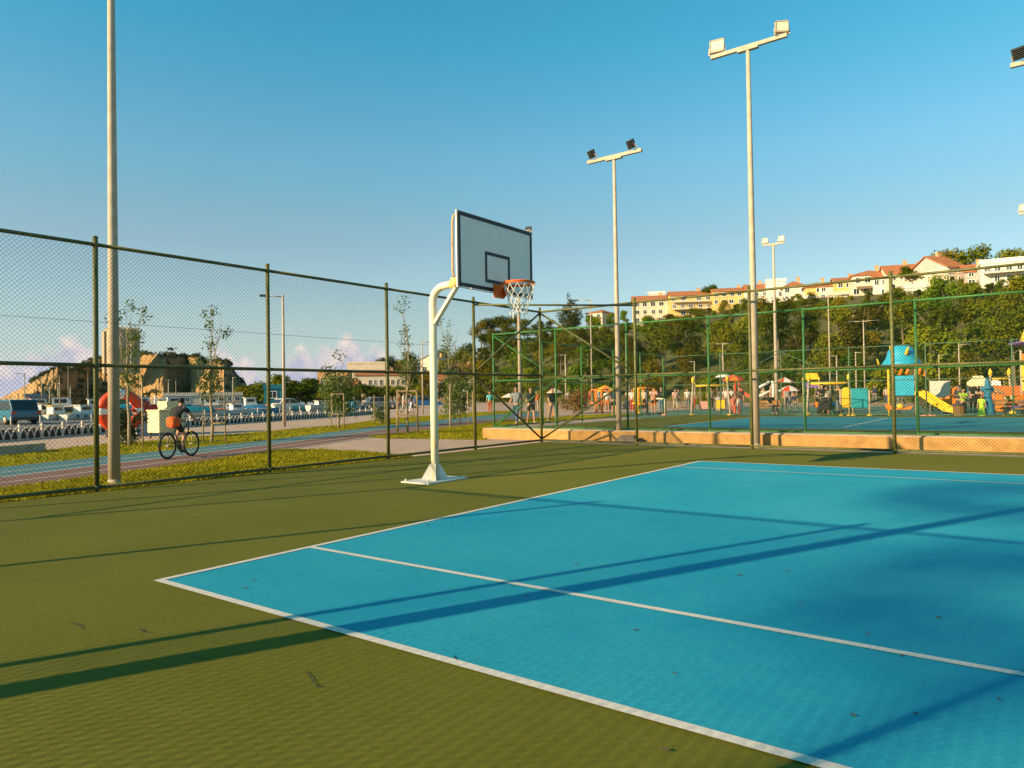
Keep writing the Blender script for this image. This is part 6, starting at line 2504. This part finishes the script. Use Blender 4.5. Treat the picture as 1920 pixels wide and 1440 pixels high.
# pushchair
c = pp(1552, 40.6)
t = thing('pushchair', 'black pushchair in front of the woman in the black dress', 'pushchair', c, face(c) + 1.2)
mb = MB()
mb.prism([(-.3, .35), (.25, .32), (.4, .5), (.05, .62), (-.2, .95), (-.35, .9)], -.2, .2, Matrix.Rotation(PI / 2, 4, 'X'))
mb.build('seat', cloth((.02, .02, .022)), t)
mb = MB()
mb.lathe([(.02, .26), (.2, .2), (.27, .02), (.25, 0)], (-.15, 0, .78), 10)
mb.build('hood', cloth((.025, .025, .028)), t)
for x in (-.3, .32):
    for y in (-.22, .22):
        mb = MB()
        mb.lathe([(.02, -.025), (.12, -.025), (.12, .025), (.02, .025)], (x, y, .12), 12, M=Matrix.Rotation(PI / 2, 3, 'X'))
        mb.build('wheel', M_tyre, t)
mb = MB()
for y in (-.2, .2):
    mb.tube([(.32, y, .12), (-.1, y, .6), (-.5, y, 1.02)], .014, 6)
    mb.tube([(-.3, y, .12), (.1, y, .5)], .014, 6)
mb.tube([(-.5, -.2, 1.02), (-.5, .2, 1.02)], .016, 6)
mb.build('frame', M_galv, t)


def parasol(label, px, D, top, R, m1, m2, h0=0.55):
    c = pp(px, D)
    H = at(px, top, D).z
    t = thing('parasol', label, 'parasol', c, px, 'parasols and small canopies')
    mb = MB()
    mb.tube([(0, 0, 0), (0, 0, H)], .03, 6)
    mb.build('pole', M_galv, t)
    for k in range(8):
        mb = MB()
        a0, a1 = 2 * PI * k / 8, 2 * PI * (k + 1) / 8
        rr_ = [(0.02, H), (R * .55, H - R * .22), (R, H - R * .5)]
        vs = [(r * math.cos(a), r * math.sin(a), z) for r, z in rr_ for a in (a0, a1)]
        mb.add(vs + [(x, y, z - .02) for x, y, z in vs], [(0, 1, 3, 2), (2, 3, 5, 4), (7, 6, 8, 9), (9, 8, 10, 11), (4, 5, 11, 10)])
        mb.build('canopy_panel', m1 if k % 2 else m2, t)


parasol('brown and orange parasol above the woman in the blue robe', 1858, 40, 725, .62, mat('parasol_tan', (.50, .30, .14), .8, .15, 5), mat('parasol_orange', (.62, .26, .12), .8, .15, 5))
parasol('upper red and white umbrella right of the white pipes', 1472, 50, 707, .75, M_red, M_white)
parasol('lower red and white umbrella behind the tall pale pole', 1480, 48, 722, .7, M_red, M_white)
parasol('red canopy with yellow trim above the crowd left of the ridge pole', 1376, 62, 702, 1.0, M_red, M_ora)
parasol('small white canopy in the crowd left of the red canopy', 1357, 64, 699, .7, M_white, M_white)
parasol('pale canopy on the far left of the crowd', 1040, 66, 728, .8, M_wc, M_ww)
parasol('orange canopy behind the exercise machines', 1135, 60, 722, 1.0, M_ora, M_yel)
parasol('white canopy seen between the lawn pole and the walkers', 955, 70, 737, .8, M_wc, M_ww)


def tent(label, px0, px1, D, top, eave, m_, wallm=None):
    a, b = pp(px0, D), pp(px1, D)
    c = (a + b) / 2
    w = (b - a).length
    H, E_ = at((px0 + px1) / 2, top, D).z, at((px0 + px1) / 2, eave, D).z
    t = thing('canopy_tent', label, 'tent', c, face(c), 'event tents')
    d = w * .9
    mb = MB()
    e, k = [(-w / 2, 0, E_), (w / 2, 0, E_), (w / 2, d, E_), (-w / 2, d, E_)], [(-w * .2, d * .3, H), (w * .2, d * .3, H), (w * .2, d * .7, H), (-w * .2, d * .7, H)]
    mid_ = [(-w * .32, d * .17, lerp(E_, H, .42)), (w * .32, d * .17, lerp(E_, H, .42)), (w * .32, d * .83, lerp(E_, H, .42)), (-w * .32, d * .83, lerp(E_, H, .42))]
    lo = [(x, y, z - .22) for x, y, z in e]
    vs = lo + e + mid_ + k
    fs = [(j * 4 + i, j * 4 + (i + 1) % 4, j * 4 + 4 + (i + 1) % 4, j * 4 + 4 + i) for j in range(3) for i in range(4)] + [(12, 13, 14, 15)]
    mb.add(vs, fs)
    mb.build('canopy', m_, t)
    for x in (-w / 2 + .04, w / 2 - .04):
        for y in (.04, d - .04):
            mb = MB()
            mb.tube([(x, y, 0), (x, y, E_)], .035, 6)
            mb.build('pole', M_white, t)
    if wallm:
        mb = MB()
        mb.box((0, d - .02, E_ / 2), (w - .1, .03, E_))
        mb.build('side_wall', wallm, t)
    return t


M_tentc = mat('tent_cream', (.68, .56, .34), .8, .08, 3)
tent('pale cream event tent with peaked roof right of the tent wall', 1813, 1857, 47, 704, 716, M_tentc)
tent('small white tent frame right of the cream tent', 1856, 1877, 49, 712, 715, M_white)
t = thing('banner_wall', 'large pale tent side wall left of the cream tent', 'banner', pp(1763, 47), face(pp(1763, 47)) - .1)
mb = MB()
mb.box((0, 0, 1.25), (.98, .04, 1.1))
mb.build('panel', mat('banner_cream', (.62, .56, .47), .8, .08, 3), t)
for x in (-.5, .5):
    mb = MB()
    mb.tube([(x, 0, 0), (x, 0, 1.85)], .03, 6)
    mb.build('pole', M_galv, t)
# yellow roofed tower left of the swing
c = pp(1521, 47)
t = thing('play_house', 'small play house on posts with a yellow hipped roof and lilac panels', 'play house', c, face(c))
mb = MB()
zb_ = at(1521, 711, 47).z
zt_ = at(1521, 699, 47).z
mb.add([(-.52, 0, zb_), (.52, 0, zb_), (.52, 1.0, zb_), (-.52, 1.0, zb_), (-.34, .3, zt_), (.34, .3, zt_), (.34, .7, zt_), (-.34, .7, zt_)], [(0, 1, 5, 4), (1, 2, 6, 5), (2, 3, 7, 6), (3, 0, 4, 7), (4, 5, 6, 7), (3, 2, 1, 0)])
mb.build('roof', M_yel, t)
for x in (-.45, .45):
    for y in (.05, .95):
        mb = MB()
        mb.tube([(x, y, 0), (x, y, zb_)], .04, 6)
        mb.build('post', M_galv, t)
mb = MB()
mb.box((0, .05, zb_ - .35), (.8, .05, .3))
mb.build('panel', M_purp, t)
# white slanting pipes
c = pp(1436, 46)
t = thing('pipe_climber', 'white pipe climber of slanting tubes behind the tall pole', 'climbing frame', c, face(c))
for (a, b) in (((-.7, 0, 1.45), (.25, 0, 1.95)), ((-.65, 0, .95), (.3, 0, 1.4)), ((.42, 0, .5), (.42, 0, 2.0)), ((-.75, .3, 0), (-.6, .3, 1.5))):
    mb = MB()
    mb.tube([a, b], .085, 8)
    mb.build('tube', M_white, t)
mb = MB()
mb.lathe([(.05, 0), (.22, .1), (.25, .5), (.1, .65)], (.42, -.05, .35), 10)
mb.build('seat', M_red, t)
# red slide
c = pp(1398, 47)
t = thing('slide', 'narrow red slide with posts behind the woman in white trousers', 'slide', c, face(c))
mb = MB()
mb.bar((-.4, 0, 1.45), (.45, -.3, .85), .4, .06)
mb.bar((-.4, -.2, 1.52), (.45, -.5, .92), .05, .16)
mb.build('chute', M_red, t)
for x in (-.62, -.38):
    mb = MB()
    mb.tube([(x, .1, 0), (x, .1, 2.0)], .05, 8)
    mb.build('post', M_red, t)
mb = MB()
mb.tube([(.45, -.4, 0), (.45, -.4, .85)], .04, 6)
mb.build('leg', M_galv, t)
# outdoor gym
for (px, D, m_, lab) in ((1213, 45, M_ora, 'orange outdoor gym machine right of the ridge post'), (1128, 52, M_ora, 'orange framed gym machine left of the mid pole'), (1118, 54, M_ora, 'orange sign-topped gym frame left of the other machines'), (1196, 49, M_yel, 'yellow outdoor gym machine just right of the mid pole')):
    c = pp(px, D)
    t = thing('gym_machine', lab, 'gym machine', c, face(c) + px, 'outdoor gym machines')
    mb = MB()
    mb.tube([(0, 0, 0), (0, 0, 1.75)], .07, 8)
    mb.lathe([(.2, 0), (.2, .05), (.08, .1)], (0, 0, 0), 10)
    mb.build('post', M_dark if px == 1213 else m_, t)
    mb = MB()
    mb.tube([(-.5, 0, 1.7), (.5, 0, 1.7)], .045, 8)
    mb.tube([(-.5, 0, 1.7), (-.5, 0, .7)], .03, 6)
    mb.tube([(.5, 0, 1.7), (.5, 0, .7)], .03, 6)
    mb.build('arm', m_, t)
    mb = MB()
    mb.box((.35, 0, .7), (.35, .3, .08))
    mb.box((-.35, 0, .7), (.35, .3, .08))
    mb.build('seat', m_, t)
# cream bar
c = pp(1246, 45)
t = thing('pull_up_bar', 'cream bent bar standing on the play floor right of the ridge post', 'exercise bar', c, face(c))
mb = MB()
mb.tube([(0, 0, 0), (0, 0, .95), (-.05, 0, 1.02), (-.5, 0, 1.02)], .045, 8)
mb.build('bar', M_cream, t)
mb = MB()
mb.lathe([(.2, 0), (.2, .05), (.06, .09)], (0, 0, 0), 10)
mb.build('foot', M_pink, t)
# poster panel by the lawn
c = pp(866, 60)
t = thing('poster_board', 'poster board with orange and white picture on two legs, right of the hoop post', 'sign board', c, face(c))
mb = MB()
mb.box((0, 0, 1.35), (1.05, .06, 1.3))
pb_ = mb.build('panel', M_white, t)
mb = MB()
mb.box((0, -.034, 1.25), (.92, .012, .55))
mb.build('picture', mat('poster_print', (.70, .15, .03), .6, .3, 7, col2=(.75, .5, .3)), pb_)
for x in (-.42, .42):
    mb = MB()
    mb.box((x, .02, .36), (.08, .06, .72))
    mb.build('leg', M_galv, t)
# low stone wall with shrubs behind the exercise ground
mb = MB()
a, b = pp(1040, 63), pp(1300, 66)
mb.bar(a + Vector((0, 0, .3)), b + Vector((0, 0, .3)), .5, .6)
o = mb.build('stone_wall', mat('rubble_stone', (.32, .25, .18), .95, .4, 3, .8))
tag(o, 'low rubble stone wall behind the outdoor gym', 'wall')
# flowering shrubs as individuals
M_rs = mat('shrub_rust', (.13, .07, .02), .8, .4, 2, trans=.2, col2=(.24, .12, .03))
for i, (px, D, m_, lab) in enumerate(((1075, 50, M_rs, 'rust coloured shrub on the lawn left of the mid pole'), (1090, 52, M_rs, 'second rust coloured shrub nearer the mid pole'), (1346, 66, M_rs, 'orange-brown shrub behind the swing beam'), (1325, 64, M_leafh, 'yellow green shrub behind the pink swing seat'), (1735, 50, M_leafd, 'dark shrub with pale flowers right of the blue tower'), (1880, 56, M_leafh, 'green bush right of the tent'))):
    c = pp(px, D)
    t = thing('shrub', lab, 'shrub', c)
    d = crown_mesh('foliage', blobs_round(1.7, 2.6, .0, 8, i + 60, .7), 900, .16, 90 + i, m_)
    o = bpy.data.objects.new('foliage', d)
    C.objects.link(o)
    o.parent = t
    mb = MB()
    mb.tube([(0, 0, 0), (0, 0, .6)], .06, 6)
    mb.build('stem', M_bark, t)
# hairline cracks in the court coating
rk = random.Random(8)
mb = MB()
for pts_ in (((574, 1262), (582, 1270), (588, 1276), (592, 1286), (601, 1290)), ((132, 1168), (142, 1171), (150, 1175), (156, 1182)), ((262, 1180), (270, 1186), (278, 1188)), ((360, 1232), (374, 1234), (388, 1233)), ((850, 1232), (858, 1240), (861, 1250))):
    q_ = [G(*p_) + Vector((rk.uniform(-.006, .006), rk.uniform(-.006, .006), 0)) for p_ in pts_]
    for u_, v_ in zip(q_, q_[1:]):
        d_ = (v_ - u_).normalized()
        n_ = Vector((-d_.y, d_.x, 0)) * rk.uniform(.0025, .005)
        mb.add([(u_ - n_).xy.to_3d() + Vector((0, 0, .0065)), (v_ - n_ * .6).xy.to_3d() + Vector((0, 0, .0065)), (v_ + n_ * .6).xy.to_3d() + Vector((0, 0, .0065)), (u_ + n_).xy.to_3d() + Vector((0, 0, .0065))], [(0, 1, 2, 3)])
struct(mb.build('court_crack', M_black))
# litter on the court
M_dry = mat('dry_leaf', (.10, .07, .04), .9, .3, 20)
rl = random.Random(12)
mb = MB()
mb.add([(-.022, 0, .002), (-.006, -.009, .005), (.02, -.002, .003), (.004, .010, .006)], [(0, 1, 2, 3)])
first = None
for (px, py) in ((475, 1089), (460, 1104), (960, 1102), (988, 1119), (1475, 1072), (1191, 1184), (1264, 1265), (1625, 1191), (1873, 1314), (1716, 1341), (1600, 1344), (1386, 1080), (1356, 1001), (1080, 1060), (800, 985), (1500, 1130), (1690, 1232), (1760, 1160), (1247, 1410)):
    p = G(px, py)
    if first is None:
        first = mb.build('fallen_leaf', M_dry)
        o = first
        tag(o, 'tiny dry leaf lying on the court surface', 'leaf', 'dry leaves scattered on the court')
    else:
        o = first.copy()
        C.objects.link(o)
    o.location = (p.x, p.y, .007)
    s = rl.uniform(.7, 1.3)
    o.scale = (s, s, s)
    o.rotation_euler = (0, 0, rl.uniform(0, 6))
